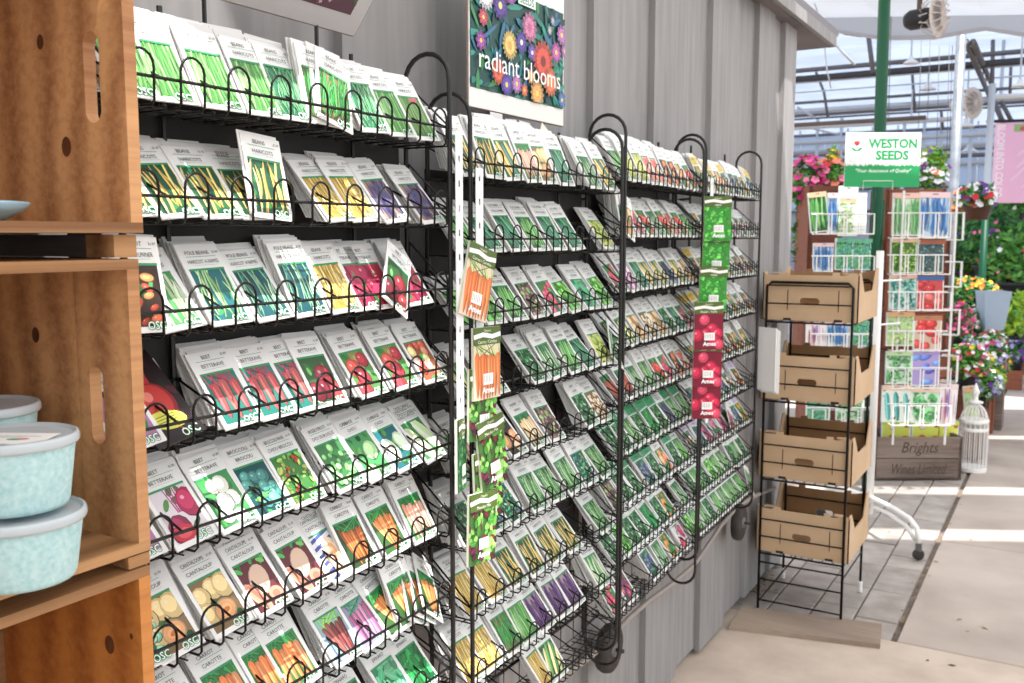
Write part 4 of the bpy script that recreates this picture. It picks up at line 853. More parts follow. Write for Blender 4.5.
# ================================================================== hanging strips and hanging packets
def hang_strip(px, y0, y1, X, lab, wd=.018):
    a, b = on_x(px, y0, X), on_x(px, y1, X); hgt = a.z - b.z; n = int(hgt / .045)
    holes = [slot(0, .03 + i * .045, wd * .22, .013, 2) for i in range(n)]
    o = plate([(-wd / 2, 0), (wd / 2, 0), (wd / 2, hgt), (-wd / 2, hgt)], holes, .0012, 'hanging_strip', M_WHITEP)
    o.matrix_world = pack_matrix(Vector((X, a.y, b.z)), (0, 1, 0), 0); tag(o, lab, 'strip', 'white merchandising strips'); return o
hang_strip(458.5, 135, 440, -.985, 'white perforated hanging strip at the right end of the nearest rack', .024)
hang_strip(479, 168, 560, -.985, 'white perforated hanging strip at the left end of the second rack', .026)
def hang_mesh(kind):
    p = Print(.02); p.rc = (0, 0, 88, 108); r = random.Random(kind); p.rect(0, 0, 88, 140, '#5a7a2c'); p.clip = p.rc
    if kind == 'carrot': p_roots(p, r, ['#ee7a38', '#e86a2c', '#f09050'], '#e8cdb0', 8, 13, 6, '#7fae4a'); nm = 'Carrot / Carotte'
    elif kind == 'salad': p_leaves(p, r, ['#58b83c', '#74cc4a', '#7a2438', '#58203a', '#8fdc5c'], '#3a6a2a', 70, (6, 12), .7); nm = 'Mesclun Mix'
    elif kind == 'cress': p_leaves(p, r, ['#4aa458', '#68bc6c', '#2f8a48'], '#2a6a3a', 110, (3, 6), .7); nm = 'Broccoli'
    elif kind == 'alfalfa': p_leaves(p, r, ['#4ac43c', '#6adc54', '#34a830'], '#2f9a2c', 90, (4, 8), .7); nm = 'Alfalfa'
    else: p_blobs(p, r, ['#d81f48', '#c81840', '#e43a5c'], '#8a1030', 7, (15, 19), 1.0, 0); nm = 'Radish / Radis'
    p.clip = None; p.rect(0, 106, 88, 140, '#4f6a24'); p.stroke([(0, 122), (30, 126), (60, 121), (88, 125)], 9, '#f0f0ea'); p.text(nm, 44, 109, 9, '#f0f4e0', maxw=76); p.text('Organic', 44, 131, 7, '#e8f0d0')
    p.rect(30, 28, 62, 50, '#f2f2ee'); [p.rect(33 + k * 5.2, 33, 34.4 + k * 5.2, 46, '#8a8a90') for k in range(5)]
    p.text('Ames', 46, 12, 17, '#ffffff', .03)
    mb = MB(); mb.box((0, -.070, -.003), (.088, .140, .005), col=lin('#d8dcc8')); p.into(mb, Matrix.Translation((-.044, -.14, .00003))); return mb.mesh('hanging_packet_' + kind, PRINT)
HM = {k: hang_mesh(k) for k in ('carrot', 'salad', 'cress', 'alfalfa', 'radish')}
for kind, px, py, X, roll, lab, sc in (
  ('carrot', 484, 247, -.975, 17, 'tilted carrot packet, topmost on the hanging strip', 1.0), ('carrot', 487, 327, -.97, 1, 'straight carrot packet hanging below the tilted carrot packet', 1.0),
  ('salad', 483, 368, -.975, 2, 'red and green salad packet hanging directly under the carrot packets', 1.0), ('salad', 489, 418, -.97, -8, 'red and green salad packet, second on the hanging strip', 1.0),
  ('salad', 487, 450, -.976, -2, 'red and green salad packet, third and mostly covered on the strip', 1.0), ('salad', 483, 492, -.97, 3, 'red and green salad packet, lowest on the hanging strip', 1.0),
  ('cress', 462, 418, -.985, 4, 'small leaved green sprout packet hanging at the left of the salad packets', .98),
  ('alfalfa', 718, 196, -.985, 0, 'bright green sprout packet, topmost on the far strip', 1.02), ('alfalfa', 717, 232, -.99, 2, 'bright green sprout packet, middle one on the far strip', 1.02), ('alfalfa', 714, 266, -.985, 2, 'bright green sprout packet, lowest one on the far strip', 1.02),
  ('radish', 709, 302, -.98, 0, 'red radish packet, topmost of three on the far strip', 1.08), ('radish', 708, 340, -.985, 1, 'red radish packet, middle of three on the far strip', 1.08), ('radish', 707, 372, -.99, 1, 'red radish packet, lowest of three on the far strip', 1.08)):
    q = on_x(px, py, X); o = link('hanging_seed_packet', HM[kind]); o.matrix_world = pack_matrix(q, (0, 1, 0), 1, roll, yaw=(-52 if px > 600 else (22 if kind == 'cress' else -4))) @ Matrix.Scale(sc, 4); tag(o, lab, 'seed packet', 'packets on hanging strips')
hang_strip(712, 178, 420, -1.036, 'white hanging strip carrying green and radish packets on the third rack', .03)
# white paper pad hanging at the end of the farthest rack
q = on_x(769, 325, -1.06); t = thing('paper_pad', 'white paper order pad hanging at the end of the farthest rack', 'paper pad', q, R(-20))
for k in range(5): MB().box((.002 * k, 0.004 * (k - 2), -.14 - .003 * k), (.085 - .004 * (k % 2), .0025, .26)).build('sheet', M_PAPER, t)
MB().tube([(0, 0, 0), (0, 0, .02), (-.02, -.03, .03)], .002, 5).build('hook', M_WIRE, t)
# ================================================================== stacked wooden crates in the left foreground
CY1 = 0.72; CX = -0.915; CL = 0.50; CD = 0.285
def knot(par, x, z, r, y):
    mb = MB(); mb.lathe([(.001, .0006), (r * .5, .0006), (r, .0002)], 14, axis='Y', sx=1, sy=.75); mb.xform(Matrix.Translation((x, y, z)) @ Matrix.Rotation(math.pi, 4, 'X')); mb.build('knot', M_KNOT, par)
def crate(z0, h, label, m, slot_px, split=None, xoff=0.0, yoff=0.0):
    """crate lying on its side, open towards the aisle (+X); far end panel faces the camera"""
    t = thing('wooden_crate', label, 'crate', (CX + xoff, CY1 + yoff, z0), 0, 'stacked wooden crates')
    th = .016; bt = .012
    cuts = [0.0, CD] if split is None else [0.0, split, CD]
    for k in range(len(cuts) - 1):
        a, b = cuts[k], cuts[k + 1]; holes = []
        if k == 0 and slot_px:
            s0, s1 = on_y(slot_px[0], slot_px[1], CY1 + yoff), on_y(slot_px[2], slot_px[3], CY1 + yoff)
            cx_, cz_ = (s0.x + s1.x) / 2 - CX - xoff, (s0.z + s1.z) / 2 - z0
            holes = [slot(cx_, cz_, abs(s1.x - s0.x), abs(s1.z - s0.z))]
        o = plate([(-b + .0008, .0), (-a, .0), (-a, h), (-b + .0008, h)], holes, th, 'end_board', m, t)
        o.rotation_euler = (R(90), 0, 0); o.location = (0, th, 0)
    o = plate([(-CD, 0), (0, 0), (0, h), (-CD, h)], [], th, 'end_board', m, t); o.rotation_euler = (R(90), 0, 0); o.location = (0, -CL + th, 0)
    mh = M_WOODH
    for zz, sgn in ((-bt / 2, -1), (h + bt / 2, 1)):          # long sides of the crate, now its floor and lid
        for k in range(2):
            wd = CD / 2 - .0005; MB().box((-wd / 2 - k * (wd + .001), -CL / 2 + th / 2, zz), (wd, CL + th, bt)).build('side_board', mh, t)
    for k in range(3):
        hh = (h - .02) / 3; MB().box((-CD - .006, -CL / 2 + th / 2, hh / 2 + k * (hh + .01)), (.011, CL + th, hh)).build('bottom_slat', mh, t)
    return t
cr2 = crate(1.337, .325, 'middle wooden crate holding the pale blue tubs', M_WOOD, (89, 366, 106, 445), .10, -.024)
cr1 = crate(1.716, .38, 'top wooden crate with an open handle slot', M_WOOD, (82, 33, 102, 122), None, -.013)
cr3 = crate(0.93, .365, 'lowest orange wooden crate under the tubs', M_WOODO, None, None, -.022, -.004)
for t, x, z, r in ((cr1, -.11, .09, .012), (cr1, -.15, .215, .009), (cr3, -.06, .27, .012), (cr3, -.018, .29, .004), (cr2, -.18, .24, .01)): knot(t, x, z, r, -.0003)
# cleats between the crates
for z0, h_, lab in ((1.676, .026, 'short wooden block between the top and middle crates'), (1.309, .014, 'short wooden block under the middle crate shelf')):
    tag(MB().box((CX - .05, CY1 - .0, z0 + h_ / 2), (.05, .03, h_)).build('wooden_block', M_WOODH), lab, 'block')
for z0, h_, lab in ((1.676, .026, 'dark recessed batten between the top and middle crates'), (1.309, .014, 'dark recessed batten under the middle crate shelf')):
    tag(MB().box((CX - .175, CY1 + .004, z0 + h_ / 2), (.19, .018, h_)).build('wooden_batten', M_OLDW), lab, 'batten')
# tubs of pale blue granules
M_GRAN = mat('blue_granules', '#c3dede', .6, col2='#9fc9cc', kind='noise', scale=160, bump=.1)
M_LID = mat('milky_lid', '#cfd6da', .25)
M_LID.node_tree.nodes['Principled BSDF'].inputs['Transmission Weight'].default_value = 0.25
def tub(q, rad, hgt, lab, labelcard=False):
    t = thing('plastic_tub', lab, 'tub', q, 0, 'tubs of pale blue granules')
    MB().lathe([(.001, .001), (rad * .80, .001), (rad * .83, .006), (rad * .95, hgt - .012), (rad * .95, hgt - .004), (.001, hgt - .004)], 40).build('body', M_GRAN, t, True)
    MB().lathe([(rad * .955, hgt - .011), (rad * 1.01, hgt - .010), (rad * 1.02, hgt - .008), (rad * 1.02, hgt - .003), (rad * 1.0, hgt), (rad * .955, hgt + .001), (rad * .93, hgt - .003), (rad * .915, hgt - .003), (.001, hgt - .003)], 40).build('lid', M_LID, t, True)
    if labelcard:
        p = Print(.02); p.rect(-42, -26, 42, 26, '#f0eeea'); p.ell(10, -6, 9, 5, '#4a9a5a'); p.ell(18, -4, 6, 4, '#d85a5a'); p.rect(-34, 8, 30, 10, '#8a8a90'); p.rect(-34, 2, 12, 4, '#9a9aa0')
        mb = MB(); mb.box((0, 0, -.0004), (.084, .052, .0008), col=lin('#f0eeea')); p.into(mb); mb.xform(Matrix.Translation((.01, -.01, hgt - .0012)) @ Matrix.Rotation(.5, 4, 'Z')); mb.build('paper_label', PRINT, t)
zs = 1.337
q1 = on_z(22, 578, zs)
tub((q1.x, q1.y, zs), .066, .074, 'lower pale blue tub with a milky lid on the crate shelf')
tub((q1.x - .006, q1.y + .002, zs + .0775), .064, .078, 'upper pale blue tub with a paper label on its lid', True)
tub((q1.x - .135, q1.y + .045, zs), .062, .078, 'pale blue tub at the back, under another tub, half hidden')
tub((q1.x - .135, q1.y + .045, zs + .0815), .062, .088, 'lidded pale blue tub at the back, highest of the tubs')
q = on_y(-6, 215, .60); t = thing('dish', 'pale blue dish at the left edge in the top crate', 'dish', (q.x - .062, .60, 1.7165))
MB().lathe([(.001, .0), (.04, .0), (.062, .012), (.07, .02), (.068, .022), (.058, .015), (.038, .004), (.001, .004)], 30).build('dish_body', mat('pale_blue_glaze', '#a9cfe0', .25), t, True)

# ================================================================== carton stand
def carton(x0, x1, y0, y1, z, h, lab, seed):
    t = thing('cardboard_tray', lab, 'carton', (x0, y0, z), 0, 'cardboard trays on the black wire stand')
    W, Dp = x1 - x0, y1 - y0; th = .005
    hole = [slot(W * .5, h * .40, .085, .03)]
    fl = [(0, 0), (W, 0), (W, h * .93), (W * .96, h * .99), (W * .84, h * .93), (W * .80, h * .93), (W * .80, h * .99), (W * .73, h * .99), (W * .73, h * .93), (W * .27, h * .93), (W * .27, h * .99), (W * .19, h * .99), (W * .19, h * .93), (W * .05, h * .93), (0, h * .99)]
    o = plate(fl, hole, th, 'front_panel', M_CARD, t); o.rotation_euler = (R(90), 0, 0); o.location = (0, th, 0)
    for xx in (W * .27, W * .80): MB().box((xx, -.0004, h * .42), (.0035, .001, h * .42)).build('cut_line', M_DARKHOLE, o if False else t)
    for xx in (W * .27, W * .80): MB().box((xx, -.0004, h * .025), (.034, .001, h * .05)).build('foot_notch', M_DARKHOLE, t)
    o = plate(fl, hole, th, 'back_or_shade_panel', M_CARDIN, t); o.rotation_euler = (R(90), 0, 0); o.location = (0, Dp, 0)
    sd = [(0, 0), (Dp, 0), (Dp, h * 1.04), (Dp * .88, h * 1.04), (Dp * .72, h * .58), (Dp * .28, h * .58), (Dp * .10, h * .99), (0, h * .99)]
    for xx, m in ((0.0, M_CARDIN), (W - th, M_CARD)):
        o = plate(sd, [], th, 'side_panel', M_CARD, t); o.rotation_euler = (R(90), 0, R(90)); o.location = (xx, 0, 0)
    MB().box((W / 2, Dp / 2, .003), (W - .002, Dp - .002, .006)).build('bottom_panel', M_CARDIN, t)
    for (a, b) in ((.03, .03), (W - .07, .03)):
        MB().box((a + .02, b - .012, h * .97), (.04, .03, .004)).build('corner_flap', M_CARD, t)
    return t
AX0, AX1, AY0, AY1 = -1.165, -.797, 4.21, 4.65
st = thing('wire_stand', 'black wire stand holding four cardboard trays', 'stand', (AX0, AY0, 0))
SW, SD = AX1 - AX0, AY1 - AY0; HT = 1.50
for y in (0.0, SD):
    mb = MB().tube([(0, y, .0), (0, y, HT - .02), (.02, y, HT), (SW - .02, y, HT), (SW, y, HT - .02), (SW, y, .0)], .006, 8)
    mb.build('leg_frame', M_WIRE, st, True)
tz = [.270, .616, .975, 1.332]
for i, z in enumerate(tz):
    mb = MB(); zz = z - .008
    for y in (0.0, SD): mb.tube([(0, y, zz), (SW, y, zz)], .0045, 6)
    for x in (0.0, SW): mb.tube([(x, 0, zz), (x, SD, zz)], .0045, 6)
    for k in range(1, 8): mb.tube([(SW * k / 8, 0, zz), (SW * k / 8, SD, zz)], .0028, 5)
    mb.build('tier', M_WIRE, st)
    for dz in ((.075, .155) if i else (.075, .155)):
        mb = MB(); mb.tube([(0, -.009, z + dz), (SW, -.009, z + dz)], .0036, 6); mb.build('rail', M_WIRE, st); MB().tube([(0, SD + .008, z + dz), (SW, SD + .008, z + dz)], .0036, 6).build('rail', M_WIRE, st)
mb = MB()
for z in (.04, .14, .22): mb.tube([(0, 0, z), (SW, 0, z)], .004, 6)
mb.tube([(SW, 0, .2), (SW, SD, .2)], .004, 6); mb.tube([(0, 0, .03), (SW * .45, SD, .28)], .004, 6); mb.build('lower_rail', M_WIRE, st)
for x, y in ((SW, SD), (0, SD)): MB().lathe([(.009, 0), (.011, .004), (.011, .05), (.006, .054)], 10, c=(x, y, 0)).build('foot_cap', M_WHITE, st)
for z, lab, s in zip(tz, ('lowest cardboard tray on the black wire stand', 'second cardboard tray from the bottom of the wire stand', 'third cardboard tray from the bottom of the wire stand', 'topmost cardboard tray on the black wire stand'), range(4)):
    carton(AX0 - .022, AX1 + .02, AY0 + .012, AY1 + .03, z, .215, lab, s)

# ================================================================== spinner stand of seed accessories
SC = at(874, 400, 5.45); SX, SY = SC.x, SC.y
sp = thing('spinner_stand', 'white wire spinner stand on casters behind the carton stand', 'stand', (SX, SY, 0))
MB().tube([(0, 0, .1), (0, 0, 1.62)], .021, 12).build('pole', M_WHITE, sp, True)
MB().tube([(0, 0, 1.6), (0.01, 0, 1.9)], .007, 8).build('sign_stem', M_GREENP, sp, True)
cq = on_z(918, 560, 0) - Vector((SX, SY, 0))
for k, (dx, dy) in enumerate(((cq.x, cq.y), (-.30, .12), (-.12, -.3))):
    l = MB().tube([(0, 0, .20), (dx * .5, dy * .5, .205), (dx * .82, dy * .82, .195), (dx * .95, dy * .95, .165), (dx, dy, .09)], .014, 8).build('leg', M_WHITE, sp, True)
    MB().tube([(0, 0, .15), (dx * .4, dy * .4, .16), (dx * .75, dy * .75, .145), (dx * .93, dy * .93, .10)], .011, 8).build('leg_brace', M_WHITE, l, True)
    ck = MB().box((dx, dy, .07), (.03, .03, .04)).build('caster_fork', M_STEEL, l)
    M = Matrix.Translation((dx, dy, .03)) @ Matrix.Rotation(.6, 4, 'Z'); mb = MB().lathe([(.008, -.013), (.026, -.013), (.03, -.008), (.03, .008), (.026, .013), (.008, .013)], 16, axis='Y'); mb.xform(M); mb.build('caster_wheel', M_RUBBER, l, True)
def bag_mesh(key, w_, h_, fn, hdr=None, white=False):
    p = Print(.1); W, H = w_ * 1000, h_ * 1000; p.rect(0, 0, W, H, '#e9efe9'); p.rc = (6, 6, W - 6, H - (26 if hdr else 8)); p.clip = p.rc; r = random.Random(key); fn(p, r); p.clip = None
    if hdr: p.rect(0, H - 26, W, H, hdr); p.rect(W * .4, H - 12, W * .6, H - 7, '#6a6a6a')
    mb = MB(); mb.box((w_ / 2, h_ / 2, -.008), (w_, h_, .014), col=lin('#dfe6e4')); p.into(mb, z0=.0003); return mb.mesh('bag_' + key, PRINT)
def twine(c, bg): return lambda p, r: p_strands(p, r, c, bg, 26, 9, False, 12)
BAGK = {
 'green_ties': (twine(['#58b04a', '#2f7f3c', '#8fd67a'], '#2c6a34'), '#d9b48c'), 'blue_ties': (twine(['#5a9ae0', '#8fc0f0', '#3f7cc8'], '#cfe0f0'), '#e8c4c8'), 'green_pale': (twine(['#7cc87a', '#a8dca0', '#58ae60'], '#d8ead0'), '#eab8a8'),
 'green_net': (lambda p, r: p_leaves(p, r, ['#8fc84a', '#6aae3c', '#b4dc6a'], '#4a7a2c', 150, (5, 11), .5), '#e0b490'), 'blue_net': (lambda p, r: p_leaves(p, r, ['#3f7f9a', '#6aa0b0', '#2c5f74'], '#5a6a5a', 150, (5, 10), .5), '#a8583c'),
 'teal_clip': (lambda p, r: p_leaves(p, r, ['#2fb0a0', '#58cbb8', '#1f8a80'], '#bfe4d8', 90, (9, 18), .4), '#e8b4a0'), 'red_tray': (lambda p, r: p_blobs(p, r, ['#e03a3c', '#c82a30', '#f06a60'], '#d84a48', 9, (22, 34), .7, 0), '#3a6ab0'),
 'sponge': (lambda p, r: p_leaves(p, r, ['#c4dc7a', '#a8cc8a', '#8fc4a0'], '#b8d890', 80, (5, 9), .8), '#d8a468'), 'tomato': (lambda p, r: p_blobs(p, r, ['#e0443c', '#d03030', '#ee7060'], '#d8b8a0', 7, (26, 34), .9, 0), '#c87a50'),
 'green_clip': (lambda p, r: p_leaves(p, r, ['#4fae58', '#7cc880', '#2f8a48'], '#cfe8cc', 80, (10, 20), .4), '#b8d8a0'), 'blue_clip': (lambda p, r: p_blobs(p, r, ['#5a7ae0', '#6a9af0', '#4a5ac0'], '#b09ad8', 6, (28, 38), .5, 0), '#a890d0'),
 'teal_tool': (lambda p, r: p_long(p, r, ['#58b8b4', '#3f9f9c'], '#e4ece0', 3, 24, .1), '#f0c4a8'), 'green_glove': (lambda p, r: p_leaves(p, r, ['#58c86a', '#86dc8c', '#3fae58'], '#e0f0dc', 60, (12, 24), .4), '#e8c8b0'), 'pink_sticks': (lambda p, r: p_strands(p, r, ['#e08aa8', '#d8606c', '#8a6ac0', '#f0d0d8'], '#f0e4e8', 9, 11, False, 2), '#e8d0d0'),
 'white_card': (lambda p, r: [p.rect(12, 20 + k * 16, 140, 23 + k * 16, '#b8b8bc') for k in range(9)], '#f0f0ee'), 'berry_bag': (lambda p, r: (p.rect(*p.rc, '#d8e04a'), p_flowers(p, r, ['#c8304a', '#e04a3c', '#f0f0f0', '#8a3a8c'], '#d8e04a', 10, (14, 24), clear=False)), '#b8d83c'), 'shoots': (lambda p, r: p_leaves(p, r, ['#3fae5a', '#6acb70', '#2f8fa0'], '#7cc8a0', 140, (6, 13), .5), '#5ab48a'),
}
BAGM = {k: bag_mesh(k, .155, .205, v[0], v[1]) for k, v in BAGK.items()}
def bag(k, px0, y0, px1, y1, Z, lab, tilt=0):
    a, b = at(px0, y1, Z), at(px1, y1, Z); c_ = at(px0, y0, Z); u = Vector((b.x - a.x, b.y - a.y, 0)); ww = u.length; hh = c_.z - a.z
    o = link('accessory_packet', BAGM[k]); M = pack_matrix(Vector(a), u, 2, tilt) @ Matrix.Diagonal((ww / .155, hh / .205, 1, 1)); o.matrix_world = M; tag(o, lab, 'packet', 'accessory packets on the spinner stand')
ZP = 5.7
for e in (('green_ties', 811, 193, 829, 233, 'dark green plant tie bundle at the left of the spinner', -6), ('blue_ties', 827, 193, 837, 233, 'narrow blue and white tie packet on the spinner top row', 0), ('green_net', 836, 198, 853, 233, 'pale green packet beside the white cards on the spinner', 2), ('white_card', 838, 186, 857, 236, 'white printed card with a punched hole, spinner top row', 0), ('white_card', 853, 193, 866, 234, 'narrow white printed card with a yellow mark, spinner top row', 0),
          ('blue_ties', 813, 243, 833, 272, 'blue twine packet above the top cardboard tray', 0), ('shoots', 835, 238, 852, 270, 'green shoots packet above the top cardboard tray', 0), ('shoots', 852, 239, 870, 270, 'blue green packet beside the white spinner pole', 0),
          ('blue_ties', 826, 321, 848, 346, 'blue packet seen between the upper cardboard trays', 0), ('pink_sticks', 806, 322, 826, 346, 'pink and white packet between the upper trays', 0), ('shoots', 850, 321, 868, 346, 'pale green packet between the upper trays', 0), ('shoots', 806, 400, 830, 420, 'green packet between the second and third trays', 0), ('green_clip', 836, 400, 862, 420, 'bright green packet between the second and third trays', 0)):
    bag(e[0], *e[1:5], ZP, e[5], e[6])
for e in (('green_pale', 892, 193, 919, 236, 'pale green strand packet at the top right of the display', 0), ('blue_ties', 918, 192, 948, 237, 'large blue strand packet at the top right of the display', 1),
          ('green_net', 890, 238, 916, 273, 'lime green netting packet, second row of the right display', 0), ('blue_net', 917, 240, 943, 273, 'dark blue netting packet, second row of the right display', 0),
          ('teal_clip', 889, 274, 915, 309, 'teal clip packet above the sponge packet', 0), ('red_tray', 916, 276, 943, 310, 'red packet with a blue header, right display', 0),
          ('sponge', 886, 312, 913, 346, 'yellow green speckled packet, middle of the right display', 0), ('tomato', 913, 316, 941, 350, 'red tomato picture packet, middle of the right display', 0),
          ('green_clip', 885, 351, 911, 384, 'green and white clip packet above the teal tools', 0), ('blue_clip', 911, 350, 939, 386, 'blue and purple packet on the right display', 0),
          ('teal_tool', 881, 385, 911, 422, 'white packet with three teal tools above the old crate', 0), ('green_glove', 911, 387, 938, 423, 'pale green glove packet above the old crate', 0), ('pink_sticks', 937, 383, 955, 424, 'pink stick packet beside the white birdcage', 3)):
    bag(e[0], *e[1:5], 6.35, e[5], e[6])
# wire pockets
def pocket(px0, y0, px1, y1, Z, par, n=2, dep=.05):
    a, b = at(px0, y1, Z), at(px1, y1, Z); c_ = at(px0, y0, Z); u = (b - a); u.z = 0; ww = u.length; u.normalize(); nn = Vector((u.y, -u.x, 0)); hh = c_.z - a.z; mb = MB()
    f = lambda x, y, z: Vector((a.x, a.y, a.z)) + u * x + nn * y + Vector((0, 0, z)) - Vector((SX, SY, 0))
    for k in range(n):
        x0, x1 = ww * (k + .1) / n, ww * (k + .9) / n
        mb.tube([f(x0, -.02, 0), f(x0, dep, 0), f(x0, dep, hh), f(x1, dep, hh), f(x1, dep, 0), f(x1, -.02, 0)], .0045, 5)
        mb.tube([f(x0, dep, 0), f(x1, dep, 0)], .004, 5)
    mb.tube([f(0, -.02, hh), f(ww, -.02, hh)], .0045, 5); mb.build('wire_pocket', M_WHITE, par)
for r_ in ((812, 214, 872, 234), (812, 256, 872, 276), (812, 334, 872, 350), (808, 408, 872, 424)): pocket(*r_, ZP - .05, sp, 4)
MB().tube([(0, 0, 1.45), (.09, .2, 1.45)], .006, 6).build('cross_arm', M_WHITE, sp); MB().tube([(0, 0, 1.2), (.09, .2, 1.2)], .006, 6).build('cross_arm', M_WHITE, sp)
dz_ = thing('display_rack', 'right wing of the seed display with white wire pockets', 'display', at(915, 436, 6.42) * 1)
SXo, SYo = SX, SY
SX, SY = dz_.location.x, dz_.location.y; Zo = dz_.location.z
dz_.location.z = 0
for y0, y1 in ((213, 238), (255, 274), (292, 310), (331, 350), (368, 387), (404, 424)): pocket(888, y0, 948, y1, 6.3, dz_, 4)
for px in (893, 945):
    a = at(px, 436, 6.42); MB().tube([(a.x - SX, a.y - SY, .3), (a.x - SX, a.y - SY, 2.0)], .008, 6).build('upright', M_WHITE, dz_)
for y0, y1, x0, x1 in ((213, 240, 946, 962), (262, 287, 944, 960), (310, 335, 942, 958), (356, 382, 940, 956)):
    a = at((x0 + x1) / 2, y1, 6.3); hh = (y1 - y0) * 6.3 / 950; mb = MB(); ww = .10
    f = lambda x, y, z: Vector((a.x - SX + x, a.y - SY + y, a.z + z)); mb.tube([f(-.05, 0, hh), f(.05, -.02, hh), f(.05, -.02, 0), f(-.05, 0, 0)], .0045, 5); mb.tube([f(-.05, .08, hh), f(.05, .06, hh), f(.05, .06, 0), f(-.05, .08, 0)], .0045, 5); mb.tube([f(.05, -.02, hh), f(.05, .06, hh)], .0045, 5); mb.build('side_pocket', M_WHITE, dz_)
SX, SY = SXo, SYo
# seed sign
p = Print(.2); p.rc = (0, 0, 560, 400); p.rect(0, 0, 560, 400, '#f3f5f2'); p.rect(0, 0, 560, 150, '#17a75a'); r = random.Random(2); p.layer()
for i in range(60): x = i * 9.5; p.poly([(x - 6, 148), (x + 8, 148), (x + r.uniform(-4, 8), 150 + r.uniform(8, 30))], '#17a75a', new=False)
p.text('WESTON', 350, 288, 92, '#12a156', .045, maxw=365); p.text('SEEDS', 350, 202, 92, '#12a156', .045, maxw=270); p.text('"Your Assurance of Quality"', 290, 108, 36, '#f4fff6', .008, .25, maxw=450)
for s_ in ((30, 185, 138, 365, '#c8dcd0'), (33, 188, 135, 362, '#f3f5f2')): p.poly([(s_[0] + 12, s_[1]), (s_[2] - 12, s_[1]), (s_[2], s_[1] + 14), (s_[2], s_[3] - 14), (s_[2] - 12, s_[3]), (s_[0] + 12, s_[3]), (s_[0], s_[3] - 14), (s_[0], s_[1] + 14)], s_[4])
p.poly([(66, 345), (62, 318), (76, 302), (92, 302), (106, 318), (102, 345), (93, 332), (84, 346), (75, 332)], '#dd2b34'); p.stroke([(84, 302), (84, 262)], 4, '#12a156')
p.ell(62, 276, 24, 9, '#12a156', -.6); p.ell(106, 276, 24, 9, '#12a156', .6); p.rect(58, 214, 110, 217, '#a8c8b4'); p.rect(62, 206, 106, 208, '#a8c8b4')
a, b = at(844, 187, 5.5), at(919, 185, 5.5); u = Vector((b.x - a.x, b.y - a.y, 0)); ww = u.length
t = thing('seed_sign', 'green and white WESTON SEEDS sign on top of the spinner stand', 'sign'); t.matrix_world = pack_matrix(Vector((a.x, a.y, a.z)), u, 0) @ Matrix.Scale(ww / .56, 4)
mb = MB(); mb.box((.28, .2, -.004), (.56, .4, .006), col=lin('#f0f2f0')); p.into(mb, z0=.0003); mb.build('sign_panel', PRINT, t)
MB().tube([(.14, -.02, .006), (.14, .045, .006), (.36, .045, .006), (.36, -.02, .006)], .003, 5).build('sign_clip', M_WHITE, t); MB().tube([(.235, -.1, -.012), (.235, .1, -.012)], .008, 6).build('stem', M_GREENP, t)

# ================================================================== wooden boxes behind the display and the old lettered crate
def slatbox(name, px0, y0, px1, y1, Z, dep, n, m, lab, letters=None, cat='crate', z0=None):
    a, b = at(px0, y1, Z), at(px1, y1, Z); c_ = at(px0, y0, Z); u = Vector((b.x - a.x, b.y - a.y, 0)); ww = u.length; zb = a.z if z0 is None else z0; hh = c_.z - zb
    t = thing(name, lab, cat, (a.x, a.y, zb), math.atan2(u.y, u.x)); bh = hh / n
    for k in range(n):
        MB().box((ww / 2, .009, bh * (k + .5)), (ww, .018, bh - .006)).build('front_board', m, t); MB().box((ww / 2, dep, bh * (k + .5)), (ww, .018, bh - .006)).build('back_board', m, t)
    for x in (.011, ww - .011): MB().box((x, dep / 2, hh / 2), (.022, dep, hh)).build('end_board', m, t)
    MB().box((ww / 2, dep / 2, .01), (ww, dep, .016)).build('bottom_board', m, t)
    if letters:
        for k, (tx, sx_) in enumerate(letters):
            p = Print(.05); p.text(tx, 0, 0, bh * 700, '#4a3c35', .004, .28, maxw=ww * sx_ * 1000); mb = MB(); p.into(mb, Matrix.Translation((ww * .52, -.0006, bh * (n - k - .5) - bh * .22)) @ Matrix.Rotation(R(90), 4, 'X')); mb.build('lettering', PRINT, t)
    return t
slatbox('lettered_crate', 873, 436, 961, 478, 6.67, .32, 2, M_OLDW, 'old grey wooden crate lettered Brights in front of the display', (('Brights', .42), ('Wines Limited', .62)), z0=0.0)
slatbox('wooden_box', 806, 186, 840, 300, 6.9, .3, 4, M_CRATED, 'dark brown wooden box behind the left side of the spinner', z0=.7)
slatbox('wooden_box', 806, 300, 840, 480, 6.9, .3, 4, M_CRATED, 'dark brown wooden box standing on the ground behind the trays', z0=0.0).scale.z = .99
slatbox('wooden_box', 885, 189, 944, 240, 6.75, .3, 2, M_CRATED, 'red brown wooden box at the top behind the right display', z0=1.66)
slatbox('wooden_box', 880, 240, 946, 330, 6.75, .3, 3, M_CRATED, 'red brown wooden box in the middle behind the right display', z0=.9)
slatbox('wooden_box', 880, 330, 946, 470, 6.98, .3, 3, M_CRATED, 'dark wooden box at the bottom behind the right display', z0=0.0)
slatbox('wooden_box', 948, 425, 987, 468, 7.3, .3, 1, M_OLDW, 'grey wooden crate behind the white birdcage', z0=0.0)
for px0, px1, lab, tl in ((883, 906, 'yellow seed bag with red berries, left one in the lettered crate', 0), (913, 936, 'yellow seed bag with red berries, middle one in the lettered crate', 0), (938, 953, 'narrow yellow seed bag, right one in the lettered crate', 2)): bag('berry_bag', px0 - 2, 420, px1 + 4, 452, 6.8, lab, tl)
bag('sponge', 966, 386, 980, 430, 7.1, 'tall yellow packet standing behind the white birdcage', -6)
